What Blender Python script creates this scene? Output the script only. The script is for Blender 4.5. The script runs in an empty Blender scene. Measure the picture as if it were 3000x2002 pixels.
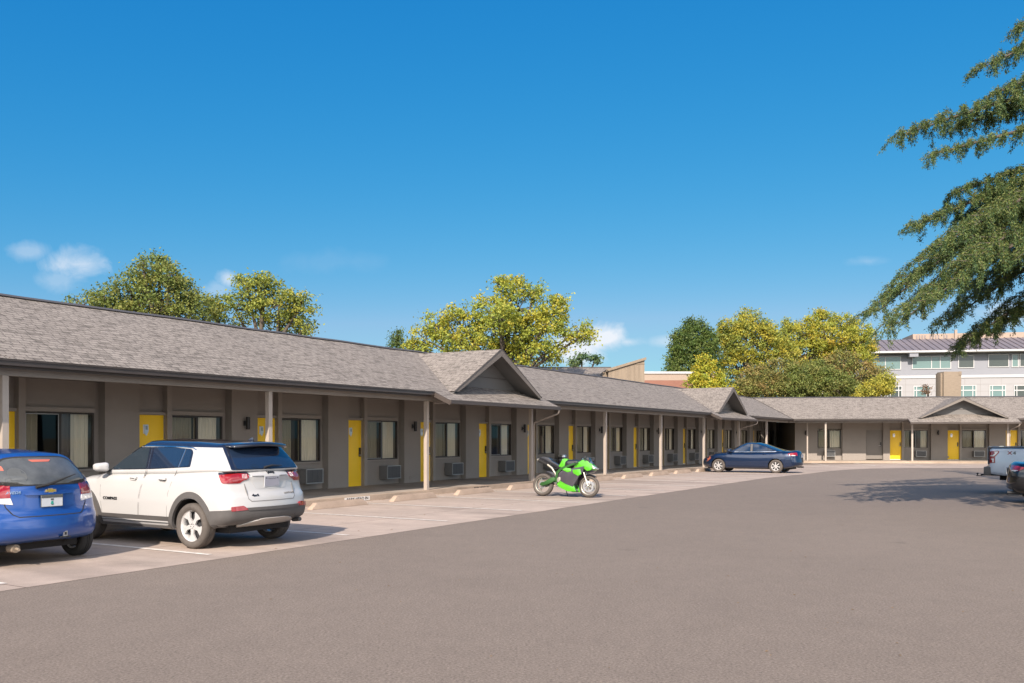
import bpy, bmesh, math, random
import numpy as np
from mathutils import Vector, Matrix
from mathutils.bvhtree import BVHTree
random.seed(7)
rng = np.random.default_rng(11)
scene = bpy.context.scene
COL = scene.collection
R = math.radians
CH, WM = {}, {}

# ------------------------------------------------------------------ object helpers
def link(o, parent=None, M=None):
    """link o; M is its world matrix"""
    COL.objects.link(o)
    M = M if M is not None else Matrix.Identity(4)
    if parent is not None:
        o.parent = parent
        o.matrix_local = WM[parent.name].inverted() @ M
        CH.setdefault(parent.name, []).append(o)
    else:
        o.matrix_local = M
    WM[o.name] = M.copy()
    return o

def tag(o, label=None, cat=None, group=None, kind=None):
    if label: o['label'] = label
    if cat: o['category'] = cat
    if group: o['group'] = group
    if kind: o['kind'] = kind
    return o

def empty(name, M, label, cat, group=None):
    o = bpy.data.objects.new(name, None)
    o.empty_display_size = .3
    link(o, None, M)
    return tag(o, label, cat, group)

def mesh_from(name, verts, faces, mats, mi=None, smooth=False, uvs=None, angle=None):
    me = bpy.data.meshes.new(name)
    me.from_pydata([tuple(v) for v in verts], [], [tuple(f) for f in faces])
    for m in (mats if isinstance(mats, (list, tuple)) else [mats]): me.materials.append(m)
    if mi is not None: me.polygons.foreach_set('material_index', mi)
    if uvs is not None:
        ul = me.uv_layers.new(name='UVMap')
        flat = [c for f in uvs for uv in f for c in uv]
        ul.data.foreach_set('uv', flat)
    if smooth:
        me.polygons.foreach_set('use_smooth', [True]*len(me.polygons))
        if angle: me.set_sharp_from_angle(angle=R(angle))
    me.update()
    return me

def copy_tree(o, parent, M):
    c = o.copy()
    link(c, parent, M)
    for ch in CH.get(o.name, []):
        copy_tree(ch, c, M @ (WM[o.name].inverted() @ WM[ch.name]))
    return c

class MB:
    def __init__(s): s.v=[]; s.f=[]; s.m=[]; s.uv=[]
    def add(s, vs, fs, mi=0, M=None, uvs=None):
        n=len(s.v)
        if M is not None: vs=[M @ Vector(v) for v in vs]
        s.v += [tuple(v) for v in vs]
        for i,f in enumerate(fs):
            s.f.append(tuple(n+k for k in f)); s.m.append(mi)
            s.uv.append(uvs[i] if uvs else [(s.v[n+k][0],s.v[n+k][1]) for k in f])
        return s
    def box(s,x0,x1,y0,y1,z0,z1,mi=0,M=None):
        vs=[(x0,y0,z0),(x1,y0,z0),(x1,y1,z0),(x0,y1,z0),(x0,y0,z1),(x1,y0,z1),(x1,y1,z1),(x0,y1,z1)]
        return s.add(vs,[(0,3,2,1),(4,5,6,7),(0,1,5,4),(1,2,6,5),(2,3,7,6),(3,0,4,7)],mi,M)
    def hexa(s,b,t,mi=0,M=None):
        """b,t : 4 bottom pts ccw, 4 top pts"""
        return s.add(list(b)+list(t),[(0,3,2,1),(4,5,6,7),(0,1,5,4),(1,2,6,5),(2,3,7,6),(3,0,4,7)],mi,M)
    def prism(s,poly,a0,a1,axis='y',mi=0,M=None):
        """poly 2D extruded along axis"""
        def P(u,v,a):
            return {'y':(u,a,v),'x':(a,u,v),'z':(u,v,a)}[axis]
        n=len(poly)
        vs=[P(u,v,a0) for u,v in poly]+[P(u,v,a1) for u,v in poly]
        fs=[tuple(range(n))[::-1],tuple(range(n,2*n))]+[(i,(i+1)%n,n+(i+1)%n,n+i) for i in range(n)]
        return s.add(vs,fs,mi,M)
    def tube(s,pts,r,n=8,mi=0,cap=True,M=None):
        pts=[Vector(p) for p in pts]; rs=r if isinstance(r,(list,tuple)) else [r]*len(pts)
        vs=[];fs=[]
        prev=None
        for i,p in enumerate(pts):
            d=(pts[min(i+1,len(pts)-1)]-pts[max(i-1,0)]).normalized()
            a=d.cross(Vector((0,0,1)));
            if a.length<.05: a=d.cross(Vector((0,1,0)))
            a.normalize()
            if prev is not None:
                a=prev-d*prev.dot(d)
                if a.length<1e-4: a=d.orthogonal()
                a.normalize()
            prev=a; b=d.cross(a)
            for k in range(n):
                t=2*math.pi*k/n
                vs.append(p+(a*math.cos(t)+b*math.sin(t))*rs[i])
        for i in range(len(pts)-1):
            for k in range(n):
                fs.append((i*n+k,i*n+(k+1)%n,(i+1)*n+(k+1)%n,(i+1)*n+k))
        if cap: fs+= [tuple(range(n))[::-1],tuple(range((len(pts)-1)*n,len(pts)*n))]
        return s.add(vs,fs,mi,M)
    def lathe(s,prof,n=32,mi=0,axis='y',M=None,closed=False):
        """prof: (r,a) list, revolved about axis"""
        vs=[];fs=[];m=len(prof)
        for k in range(n):
            t=2*math.pi*k/n
            for r,a in prof:
                c,d=r*math.cos(t),r*math.sin(t)
                vs.append({'y':(c,a,d),'z':(c,d,a),'x':(a,c,d)}[axis])
        for k in range(n):
            for j in range(m if closed else m-1):
                j2=(j+1)%m; k2=(k+1)%n
                fs.append((k*m+j,k*m+j2,k2*m+j2,k2*m+j))
        return s.add(vs,fs,mi,M)
    def build(s,name,mats,parent=None,M=None,smooth=False,angle=35,uv=False,bevel=0):
        me=mesh_from(name,s.v,s.f,mats,s.m,smooth,s.uv if uv else None,angle if smooth else None)
        bm=bmesh.new(); bm.from_mesh(me)
        bmesh.ops.recalc_face_normals(bm,faces=bm.faces)
        if bevel:
            bmesh.ops.bevel(bm,geom=bm.edges[:]+bm.verts[:],offset=bevel,segments=2,affect='EDGES',profile=.6)
            for f in bm.faces: f.smooth=True
        bm.to_mesh(me); bm.free()
        if bevel: me.set_sharp_from_angle(angle=R(40))
        o=bpy.data.objects.new(name,me)
        return link(o,parent,M)

# ------------------------------------------------------------------ material helpers
def mat(name, col=(.5,.5,.5), rough=.6, metal=0., coat=0., spec=.5, emit=None, bump=None, var=None, trans=0, ior=1.45):
    m=bpy.data.materials.new(name); m.use_nodes=True
    nt=m.node_tree; b=nt.nodes['Principled BSDF']
    b.inputs['Base Color'].default_value=(*col,1); b.inputs['Roughness'].default_value=rough
    b.inputs['Metallic'].default_value=metal; b.inputs['Coat Weight'].default_value=coat
    b.inputs['Coat Roughness'].default_value=.04
    b.inputs['Specular IOR Level'].default_value=spec
    b.inputs['Transmission Weight'].default_value=trans; b.inputs['IOR'].default_value=ior
    if var or bump:
        tc=nt.nodes.new('ShaderNodeTexCoord')
    if var:   # (scale, amount, stretch)
        sc,am=var[0],var[1]; st=var[2] if len(var)>2 else (1,1,1)
        mp=nt.nodes.new('ShaderNodeMapping'); mp.inputs['Scale'].default_value=st
        nt.links.new(tc.outputs['Object'],mp.inputs['Vector'])
        n=nt.nodes.new('ShaderNodeTexNoise'); n.inputs['Scale'].default_value=sc; n.inputs['Detail'].default_value=6
        n.inputs['Roughness'].default_value=.65
        nt.links.new(mp.outputs['Vector'],n.inputs['Vector'])
        mr=nt.nodes.new('ShaderNodeMapRange'); mr.inputs['From Min'].default_value=.3; mr.inputs['From Max'].default_value=.7
        mr.inputs['To Min'].default_value=1-am; mr.inputs['To Max'].default_value=1+am
        nt.links.new(n.outputs['Fac'],mr.inputs['Value'])
        mx=nt.nodes.new('ShaderNodeVectorMath'); mx.operation='SCALE'; mx.inputs[0].default_value=col
        nt.links.new(mr.outputs['Result'],mx.inputs['Scale']); nt.links.new(mx.outputs['Vector'],b.inputs['Base Color'])
        rr=nt.nodes.new('ShaderNodeMapRange'); rr.inputs['To Min'].default_value=max(0,rough-.12); rr.inputs['To Max'].default_value=min(1,rough+.12)
        nt.links.new(n.outputs['Fac'],rr.inputs['Value']); nt.links.new(rr.outputs['Result'],b.inputs['Roughness'])
    if bump:
        n2=nt.nodes.new('ShaderNodeTexNoise'); n2.inputs['Scale'].default_value=bump[0]; n2.inputs['Detail'].default_value=4
        nt.links.new(tc.outputs['Object'],n2.inputs['Vector'])
        bp=nt.nodes.new('ShaderNodeBump'); bp.inputs['Strength'].default_value=bump[1]; bp.inputs['Distance'].default_value=.01
        nt.links.new(n2.outputs['Fac'],bp.inputs['Height']); nt.links.new(bp.outputs['Normal'],b.inputs['Normal'])
    return m

class NT:
    def __init__(s,m): s.nt=m.node_tree
    def n(s,t,**kw):
        o=s.nt.nodes.new('ShaderNode'+t)
        for k,v in kw.items():
            if k.startswith('i_'): o.inputs[k[2:].replace('_',' ')].default_value=v
            else: setattr(o,k,v)
        return o
    def l(s,a,b): s.nt.links.new(a,b)

def shingle_material(name='roof_shingles', c1=(.238,.211,.187), c2=(.185,.163,.144), dark=(.08,.07,.062)):
    m=mat(name,c1,.9,spec=.2); g=NT(m); b=m.node_tree.nodes['Principled BSDF']
    uv=g.n('UVMap'); uv.uv_map='UVMap'
    nz=g.n('TexNoise'); nz.inputs['Scale'].default_value=3.; nz.inputs['Detail'].default_value=2
    g.l(uv.outputs['UV'],nz.inputs['Vector'])
    wob=g.n('MixRGB'); wob.blend_type='LINEAR_LIGHT'; wob.inputs['Fac'].default_value=.012
    g.l(uv.outputs['UV'],wob.inputs['Color1']); g.l(nz.outputs['Color'],wob.inputs['Color2'])
    br=g.n('TexBrick'); br.offset=.37; br.offset_frequency=2; br.squash=.7; br.squash_frequency=3
    for k,v in (('Scale',1.),('Mortar Size',.009),('Mortar Smooth',.4),('Bias',-.25),('Brick Width',.25),('Row Height',.13)): br.inputs[k].default_value=v
    br.inputs['Color1'].default_value=(*c1,1); br.inputs['Color2'].default_value=(*c2,1); br.inputs['Mortar'].default_value=(*dark,1)
    g.l(wob.outputs['Color'],br.inputs['Vector'])
    # broad weathering and fine granules
    n1=g.n('TexNoise'); n1.inputs['Scale'].default_value=.7; n1.inputs['Detail'].default_value=5
    g.l(uv.outputs['UV'],n1.inputs['Vector'])
    n2=g.n('TexNoise'); n2.inputs['Scale'].default_value=30.; n2.inputs['Detail'].default_value=3
    g.l(uv.outputs['UV'],n2.inputs['Vector'])
    # shadow under thicker tabs painted into the colour: stretched noise thresholded
    mp=g.n('Mapping'); mp.inputs['Scale'].default_value=(2.8,7.7,1)
    g.l(uv.outputs['UV'],mp.inputs['Vector'])
    n3=g.n('TexNoise'); n3.inputs['Scale'].default_value=1.; n3.inputs['Detail'].default_value=1; g.l(mp.outputs['Vector'],n3.inputs['Vector'])
    r3=g.n('MapRange'); r3.inputs['From Min'].default_value=.53; r3.inputs['From Max'].default_value=.62; r3.inputs['To Min'].default_value=1.03; r3.inputs['To Max'].default_value=.70
    g.l(n3.outputs['Fac'],r3.inputs['Value'])
    a=g.n('MapRange'); a.inputs['From Min'].default_value=.3; a.inputs['From Max'].default_value=.7; a.inputs['To Min'].default_value=.94; a.inputs['To Max'].default_value=1.06
    g.l(n1.outputs['Fac'],a.inputs['Value'])
    c=g.n('MapRange'); c.inputs['From Min'].default_value=.3; c.inputs['From Max'].default_value=.7; c.inputs['To Min'].default_value=.8; c.inputs['To Max'].default_value=1.2
    g.l(n2.outputs['Fac'],c.inputs['Value'])
    p=g.n('Math',operation='MULTIPLY'); g.l(a.outputs[0],p.inputs[0]); g.l(c.outputs[0],p.inputs[1])
    p2=g.n('Math',operation='MULTIPLY'); g.l(p.outputs[0],p2.inputs[0]); g.l(r3.outputs[0],p2.inputs[1])
    v=g.n('VectorMath',operation='SCALE'); g.l(br.outputs['Color'],v.inputs[0]); g.l(p2.outputs[0],v.inputs['Scale'])
    g.l(v.outputs['Vector'],b.inputs['Base Color'])
    bp=g.n('Bump'); bp.inputs['Strength'].default_value=.7; bp.inputs['Distance'].default_value=.012; bp.invert=True
    g.l(br.outputs['Fac'],bp.inputs['Height']); g.l(bp.outputs['Normal'],b.inputs['Normal'])
    return m

def asphalt_material():
    m=mat('asphalt',(.2,.17,.155),.85,spec=.35); g=NT(m); b=m.node_tree.nodes['Principled BSDF']
    tc=g.n('TexCoord')
    def noise(sc,det,lo,hi,a=.3,bb=.7,st=None,dist=0):
        n=g.n('TexNoise'); n.inputs['Scale'].default_value=sc; n.inputs['Detail'].default_value=det; n.inputs['Roughness'].default_value=.7; n.inputs['Distortion'].default_value=dist
        if st:
            mp=g.n('Mapping'); mp.inputs['Scale'].default_value=st; mp.inputs['Rotation'].default_value=(0,0,R(-60)); g.l(tc.outputs['Object'],mp.inputs['Vector']); g.l(mp.outputs['Vector'],n.inputs['Vector'])
        else: g.l(tc.outputs['Object'],n.inputs['Vector'])
        r=g.n('MapRange'); r.inputs['From Min'].default_value=a; r.inputs['From Max'].default_value=bb; r.inputs['To Min'].default_value=lo; r.inputs['To Max'].default_value=hi
        g.l(n.outputs['Fac'],r.inputs['Value']); return n,r
    n1,a=noise(.22,6,.95,1.05,dist=.6); n2,c=noise(45,5,.50,1.60); n3,d=noise(1.6,8,.95,1.05)
    n4,e=noise(9,5,.93,1.07,st=(1,.5,1)); n5,f=noise(300,2,.7,1.3)
    x=None
    for r in (a,c,d,e,f):
        if x is None: x=r.outputs[0]
        else:
            p=g.n('Math',operation='MULTIPLY'); g.l(x,p.inputs[0]); g.l(r.outputs[0],p.inputs[1]); x=p.outputs[0]
    v=g.n('VectorMath',operation='SCALE'); v.inputs[0].default_value=(.168,.136,.110); g.l(x,v.inputs['Scale'])
    # a few darker seep stains
    n6=g.n('TexVoronoi'); n6.inputs['Scale'].default_value=.16; g.l(tc.outputs['Object'],n6.inputs['Vector'])
    rs=g.n('MapRange'); rs.inputs['From Min'].default_value=.03; rs.inputs['From Max'].default_value=.075; rs.inputs['To Min'].default_value=.80; rs.inputs['To Max'].default_value=1.
    n7=g.n('TexNoise'); n7.inputs['Scale'].default_value=6; n7.inputs['Detail'].default_value=5; g.l(tc.outputs['Object'],n7.inputs['Vector'])
    w7=g.n('MixRGB'); w7.blend_type='LINEAR_LIGHT'; w7.inputs['Fac'].default_value=.12; g.l(tc.outputs['Object'],w7.inputs['Color1']); g.l(n7.outputs['Color'],w7.inputs['Color2'])
    n6.inputs['Scale'].default_value=.42; g.l(w7.outputs['Color'],n6.inputs['Vector'])
    g.l(n6.outputs['Distance'],rs.inputs['Value'])
    v2=g.n('VectorMath',operation='SCALE'); g.l(v.outputs['Vector'],v2.inputs[0]); g.l(rs.outputs[0],v2.inputs['Scale'])
    g.l(v2.outputs['Vector'],b.inputs['Base Color'])
    bp=g.n('Bump'); bp.inputs['Strength'].default_value=.6; bp.inputs['Distance'].default_value=.006
    g.l(n2.outputs['Fac'],bp.inputs['Height']); g.l(bp.outputs['Normal'],b.inputs['Normal'])
    return m

def concrete_material(name='old_concrete',col=(.385,.322,.272),joint=True):
    m=mat(name,col,.88,spec=.3); g=NT(m); b=m.node_tree.nodes['Principled BSDF']
    tc=g.n('TexCoord')
    mp=g.n('Mapping'); mp.inputs['Rotation'].default_value=(0,0,R(-59.4)); g.l(tc.outputs['Object'],mp.inputs['Vector'])
    def noise(sc,det,lo,hi,st=(1,1,1),a=.3,bb=.7,dist=0):
        q=g.n('Mapping'); q.inputs['Scale'].default_value=st; g.l(mp.outputs['Vector'],q.inputs['Vector'])
        n=g.n('TexNoise'); n.inputs['Scale'].default_value=sc; n.inputs['Detail'].default_value=det; n.inputs['Roughness'].default_value=.7; n.inputs['Distortion'].default_value=dist
        g.l(q.outputs['Vector'],n.inputs['Vector'])
        r=g.n('MapRange'); r.inputs['From Min'].default_value=a; r.inputs['From Max'].default_value=bb; r.inputs['To Min'].default_value=lo; r.inputs['To Max'].default_value=hi
        g.l(n.outputs['Fac'],r.inputs['Value']); return n,r
    n1,a=noise(.5,6,.86,1.1,(1,.4,1),dist=1.); n2,c=noise(60,3,.88,1.12); n3,d=noise(3,7,.9,1.08)
    n4,e=noise(.33,2,.74,1.0,(2.,.35,1),.36,.52)   # tyre and oil soiling inside stalls
    q8=g.n('Mapping'); q8.inputs['Scale'].default_value=(1.,.5,1); g.l(mp.outputs['Vector'],q8.inputs['Vector'])
    v8=g.n('TexVoronoi'); v8.inputs['Scale'].default_value=.55
    n8=g.n('TexNoise'); n8.inputs['Scale'].default_value=5; n8.inputs['Detail'].default_value=6; g.l(mp.outputs['Vector'],n8.inputs['Vector'])
    w8=g.n('MixRGB'); w8.blend_type='LINEAR_LIGHT'; w8.inputs['Fac'].default_value=.16; g.l(q8.outputs['Vector'],w8.inputs['Color1']); g.l(n8.outputs['Color'],w8.inputs['Color2']); g.l(w8.outputs['Color'],v8.inputs['Vector'])
    o8=g.n('MapRange'); o8.inputs['From Min'].default_value=.06; o8.inputs['From Max'].default_value=.22; o8.inputs['To Min'].default_value=.74; o8.inputs['To Max'].default_value=1.; g.l(v8.outputs['Distance'],o8.inputs['Value'])
    x=None
    for r in (a,c,d,e,o8):
        if x is None: x=r.outputs[0]
        else:
            p=g.n('Math',operation='MULTIPLY'); g.l(x,p.inputs[0]); g.l(r.outputs[0],p.inputs[1]); x=p.outputs[0]
    base=g.n('MixRGB'); base.inputs['Color1'].default_value=(*col,1); base.inputs['Color2'].default_value=(col[0]*1.02,col[1]*.96,col[2]*.94,1)
    g.l(n1.outputs['Fac'],base.inputs['Fac'])
    v=g.n('VectorMath',operation='SCALE'); g.l(base.outputs['Color'],v.inputs[0]); g.l(x,v.inputs['Scale'])
    out=v.outputs['Vector']
    if joint:
        br=g.n('TexBrick'); br.offset=0; br.inputs['Scale'].default_value=1; br.inputs['Brick Width'].default_value=6.1; br.inputs['Row Height'].default_value=3.0
        br.inputs['Mortar Size'].default_value=.012; br.inputs['Color1'].default_value=(1,1,1,1); br.inputs['Color2'].default_value=(.93,.93,.93,1); br.inputs['Mortar'].default_value=(.45,.42,.4,1)
        g.l(mp.outputs['Vector'],br.inputs['Vector'])
        mu=g.n('VectorMath',operation='MULTIPLY'); g.l(out,mu.inputs[0]); g.l(br.outputs['Color'],mu.inputs[1]); out=mu.outputs['Vector']
    g.l(out,b.inputs['Base Color'])
    bp=g.n('Bump'); bp.inputs['Strength'].default_value=.35; bp.inputs['Distance'].default_value=.006
    g.l(n2.outputs['Fac'],bp.inputs['Height']); g.l(bp.outputs['Normal'],b.inputs['Normal'])
    return m

def leaf_material(name,tr=.35):
    m=bpy.data.materials.new(name); m.use_nodes=True; g=NT(m); nt=m.node_tree
    b=nt.nodes['Principled BSDF']; b.inputs['Roughness'].default_value=.55; b.inputs['Specular IOR Level'].default_value=.3
    at=g.n('Attribute'); at.attribute_name='leaf'; g.l(at.outputs['Color'],b.inputs['Base Color'])
    t=g.n('BsdfTranslucent'); g.l(at.outputs['Color'],t.inputs['Color'])
    mx=g.n('MixShader'); mx.inputs['Fac'].default_value=tr
    g.l(b.outputs[0],mx.inputs[1]); g.l(t.outputs[0],mx.inputs[2]); g.l(mx.outputs[0],nt.nodes['Material Output'].inputs['Surface'])
    return m

def glass_material(name,tint=(.75,.8,.8),refl=.9,dark=0.):
    """thin pane: clear film with real fresnel reflection"""
    m=bpy.data.materials.new(name); m.use_nodes=True; g=NT(m); nt=m.node_tree
    nt.nodes.remove(nt.nodes['Principled BSDF'])
    tr=g.n('BsdfTransparent'); tr.inputs['Color'].default_value=(*tint,1)
    gl=g.n('BsdfGlossy'); gl.inputs['Roughness'].default_value=.02; gl.inputs['Color'].default_value=(refl,refl,refl,1)
    fr=g.n('Fresnel'); fr.inputs['IOR'].default_value=1.5
    mx=g.n('MixShader'); g.l(fr.outputs[0],mx.inputs['Fac']); g.l(tr.outputs[0],mx.inputs[1]); g.l(gl.outputs[0],mx.inputs[2])
    g.l(mx.outputs[0],nt.nodes['Material Output'].inputs['Surface'])
    return m

M={}
def setup_materials():
    M['wall']=mat('taupe_wall_paint',(.255,.228,.202),.8,bump=(60,.25),var=(.8,.07))
    M['trim']=mat('taupe_trim_paint',(.28,.25,.22),.7,var=(1.5,.08))
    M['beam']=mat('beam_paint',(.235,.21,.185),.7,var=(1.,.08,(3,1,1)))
    M['post']=mat('post_paint',(.36,.31,.265),.6,var=(2,.06))
    M['gutter']=mat('dark_gutter_metal',(.055,.045,.040),.4,spec=.5,var=(2,.15))
    M['gutter2']=mat('brown_gutter_metal',(.062,.05,.044),.45,var=(2,.12))
    M['downspout']=mat('downspout_metal',(.26,.22,.19),.4,var=(2,.1))
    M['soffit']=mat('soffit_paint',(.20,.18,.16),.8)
    M['door']=mat('yellow_door_paint',(.96,.61,.03),.38,spec=.4,var=(.9,.05))
    M['greydoor']=mat('grey_door_paint',(.20,.18,.16),.6,var=(1,.05))
    M['white']=mat('white_plastic',(.75,.74,.72),.5)
    M['silver']=mat('brushed_silver',(.62,.62,.62),.3,metal=.9)
    M['handle']=mat('dark_lock',(.03,.03,.032),.35)
    M['frame']=mat('bronze_aluminium',(.045,.037,.032),.35,metal=.3)
    M['frame2']=mat('bare_aluminium',(.33,.32,.30),.35,metal=.7)
    M['glass']=glass_material('window_glass',(.95,.96,.95))
    M['screen']=glass_material('screened_glass',(.62,.62,.59),.6)
    M['curtain']=mat('cream_curtain',(.80,.73,.58),.9,var=(6,.08,(8,1,.3)))
    M['curtain2']=mat('grey_blackout_curtain',(.16,.135,.12),.9,var=(6,.1,(8,1,.3)))
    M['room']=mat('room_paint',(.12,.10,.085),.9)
    M['ac']=mat('ac_casing',(.17,.165,.16),.5)
    M['acgrille']=mat('ac_grille',(.11,.115,.12),.5,metal=.3)
    M['acframe']=mat('ac_frame_metal',(.36,.36,.35),.4,metal=.5)
    M['lamp']=mat('lamp_black_metal',(.018,.014,.012),.4)
    M['siding']=mat('gable_siding_paint',(.15,.145,.14),.75,var=(1,.06,(1,1,6)))
    M['rake']=mat('rake_board_paint',(.155,.135,.118),.7,var=(2,.08))
    M['roof']=shingle_material()
    M['roofedge']=mat('roof_drip_edge',(.07,.065,.065),.7)
    M['asphalt']=asphalt_material()
    M['concrete']=concrete_material()
    M['walk']=concrete_material('walkway_concrete',(.34,.30,.255),False)
    M['kerb']=concrete_material('kerb_concrete',(.36,.29,.225),False)
    M['stop']=concrete_material('wheel_stop_concrete',(.38,.30,.235),False)
    M['line']=mat('worn_white_paint',(.58,.535,.48),.8,var=(9,.28))
    M['stencil']=mat('stencil_white',(.66,.62,.57),.8,var=(7,.12))
    M['black']=mat('black_stencil_paint',(.03,.027,.025),.8)
    M['earth']=mat('dry_earth',(.16,.14,.08),.95,var=(.3,.3))
    M['litter']=mat('dry_leaf',(.20,.12,.05),.9,var=(3,.5))
    M['bark']=mat('bark',(.085,.07,.055),.95,bump=(20,1),var=(3,.3,(1,1,.3)))
    M['leaf']=leaf_material('broad_leaf'); M['needle']=leaf_material('cedar_needle',.3)
    # vehicles
    M['white_paint']=mat('white_car_paint',(.43,.425,.415),.3,coat=.8)
    M['blue_paint']=mat('bright_blue_paint',(.012,.065,.26),.34,metal=.25,coat=.8)
    M['navy_paint']=mat('navy_paint',(.004,.016,.05),.3,metal=.3,coat=1)
    M['black_paint']=mat('black_car_paint',(.006,.007,.009),.25,coat=1)
    M['silver_paint']=mat('pale_blue_silver_paint',(.44,.50,.58),.4,metal=.35,coat=.6)
    M['roof_black']=mat('gloss_black_roof',(.012,.016,.03),.15,coat=1)
    M['carglass']=mat('dark_car_glass',(.022,.032,.042),.04,spec=.8,coat=.5)
    M['carglass2']=mat('tinted_blue_glass',(.012,.022,.045),.04,spec=.9,coat=.6)
    M['hatchglass']=mat('dusty_rear_glass',(.085,.09,.09),.16,spec=.6,coat=.3,var=(4,.25))
    M['cladding']=mat('grey_plastic_cladding',(.085,.08,.077),.6,var=(4,.1))
    M['under']=mat('underbody',(.012,.011,.011),.8)
    M['skid']=mat('silver_skid_plate',(.5,.47,.44),.4,metal=.3)
    M['seam']=mat('panel_gap',(.02,.02,.02),.8)
    M['seamw']=mat('panel_gap_grey',(.16,.155,.15),.8)
    M['chrome']=mat('chrome',(.75,.76,.78),.12,metal=1)
    M['tyre']=mat('dusty_tyre',(.085,.073,.064),.85,var=(6,.2),bump=(60,.4))
    M['tyre2']=mat('black_tyre',(.025,.024,.023),.8,var=(6,.2),bump=(60,.4))
    M['rim']=mat('alloy_rim',(.62,.61,.60),.25,metal=.35,coat=.5)
    M['rimdark']=mat('rim_pocket',(.035,.035,.037),.5)
    M['red']=mat('red_lens',(.24,.005,.009),.12,coat=1,spec=.6)
    M['darkred']=mat('dark_red_lens',(.22,.01,.014),.12,coat=1)
    M['clear']=mat('clear_lens',(.6,.58,.56),.1,coat=1)
    M['amber']=mat('amber_lens',(.5,.14,.09),.12,coat=1)
    M['plate']=mat('plate_white',(.50,.52,.54),.4); M['plate2']=mat('plate_lilac_grey',(.27,.27,.31),.4)
    M['plate_dark']=mat('plate_frame_dark',(.08,.085,.085),.5)
    M['teal']=mat('teal_print',(.03,.28,.22),.5)
    M['gold']=mat('gold_badge',(.5,.36,.08),.3,metal=.6)
    M['green']=mat('lime_fairing',(.075,.36,.015),.3,coat=.8)
    M['greendark']=mat('green_anodised',(.03,.10,.025),.45,metal=.4)
    M['greywheel']=mat('dusty_grey_metal',(.34,.32,.27),.4,metal=.5)
    M['bikeblack']=mat('bike_black',(.018,.018,.022),.3,coat=.6)
    M['bikegrey']=mat('bike_dark_fairing',(.05,.045,.055),.35,coat=.6)
    M['smoke']=mat('smoked_screen',(.08,.12,.14),.05,spec=.8,coat=.8)
    # background
    M['bwall']=mat('pale_render',(.30,.295,.30),.85,var=(.3,.04))
    M['bwall2']=mat('lilac_grey_panels',(.23,.238,.265),.8,var=(.3,.04))
    M['btrim']=mat('white_window_trim',(.44,.44,.44),.5)
    M['bglass']=mat('teal_window_glass',(.12,.19,.185),.08,spec=.8)
    M['bglassd']=mat('dark_window_glass',(.05,.06,.055),.06,spec=.8)
    M['bjoint']=mat('panel_joint',(.26,.25,.24),.9)
    M['metalroof']=mat('mauve_metal_roof',(.20,.17,.17),.5,metal=.2,var=(.5,.08))
    M['seamroof']=mat('metal_roof_seam',(.10,.085,.09),.5)
    M['brown']=mat('brown_brick_chimney',(.22,.175,.13),.9,bump=(12,.6),var=(3,.15,(1,1,6)))
    M['wood']=mat('tan_board_siding',(.22,.175,.13),.85,var=(2.,.2,(3,3,.2)))
    M['pink']=mat('tan_block_wall',(.32,.25,.20),.9,var=(.5,.05)); M['redband']=mat('red_brick_band',(.23,.11,.08),.9,var=(1,.1))
setup_materials()

# ------------------------------------------------------------------ frames
def at(px,py,D):   # a real place: D metres in front, seen under the given bearing
    return Vector(((px-1175)/2074*D, D, 1.74+(1002-py)/2074*D))
F1=Matrix.Rotation(R(59.42),4,'Z')                       # left wing: x along, y into building
A3=R(-7)
d3=Vector((math.cos(A3),math.sin(A3),0)); n3=Vector((-math.sin(A3),math.cos(A3),0))
E0=Vector((19.9,64.2,0))
F3=Matrix.Translation(E0-n3*15.58+Vector((0,0,-.10)))@Matrix.Rotation(A3,4,'Z')
SE=65.4; MIT=math.tan(R(33.2))
def gz(x,y):
    t=min(1,max(0,(y-38)/22)); return -.14*t*t*(3-2*t)
# ------------------------------------------------------------------ ground, lot, kerbs
def sheet(name, rows, m, z=0., nsub=8, uvm=False):
    """rows: list of polylines (same length) in world xy"""
    v=[];f=[]
    n=len(rows[0])
    for r in rows:
        for p in r: v.append((p[0],p[1],gz(p[0],p[1])+z))
    for i in range(len(rows)-1):
        for j in range(n-1): f.append((i*n+j,i*n+j+1,(i+1)*n+j+1,(i+1)*n+j))
    me=mesh_from(name,v,f,m); o=bpy.data.objects.new(name,me); link(o); o['kind']='structure'
    return o
def resample(pl, n):
    pl=[Vector((p[0],p[1])) for p in pl]; L=[0]
    for a,b in zip(pl,pl[1:]): L.append(L[-1]+(b-a).length)
    out=[]
    for k in range(n):
        t=L[-1]*k/(n-1)
        for i in range(len(pl)-1):
            if t<=L[i+1]+1e-9:
                u=(t-L[i])/max(1e-9,L[i+1]-L[i]); out.append(pl[i].lerp(pl[i+1],u)); break
    return out
g=MB()
vs=[(-900,-900,-.3),(900,-900,-.3),(900,900,-.3),(-900,900,-.3)]
g.add(vs,[(0,1,2,3)]); o=g.build('ground',M['earth']); o['kind']='structure'
ys=list(np.linspace(-25,66,60)); xs=list(np.linspace(-60,90,40))
sheet('parking_lot',[[(x,y) for x in xs] for y in ys],M['asphalt'])
P1=lambda s,y:(F1@Vector((s,y,0))).xy
P3=lambda s,y:(F3@Vector((s,y,0))).xy
def corner1(y): return SE+(y-15.58)*MIT
def corner3(y): return -(y-15.58)*MIT
inner=[P1(-10,10.1),P1(38,10.1),Vector((13.0,41.0)),Vector((14.6,43.6)),Vector((16.1,46.1)),Vector((18.1,49.2)),Vector((20.6,51.6)),Vector((23.6,52.8)),Vector((30,53.1)),Vector((46,51.6))]
outer=[P1(-10,15.74),P1(corner1(15.74),15.74),P3(26,15.74)]
N=150
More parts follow.
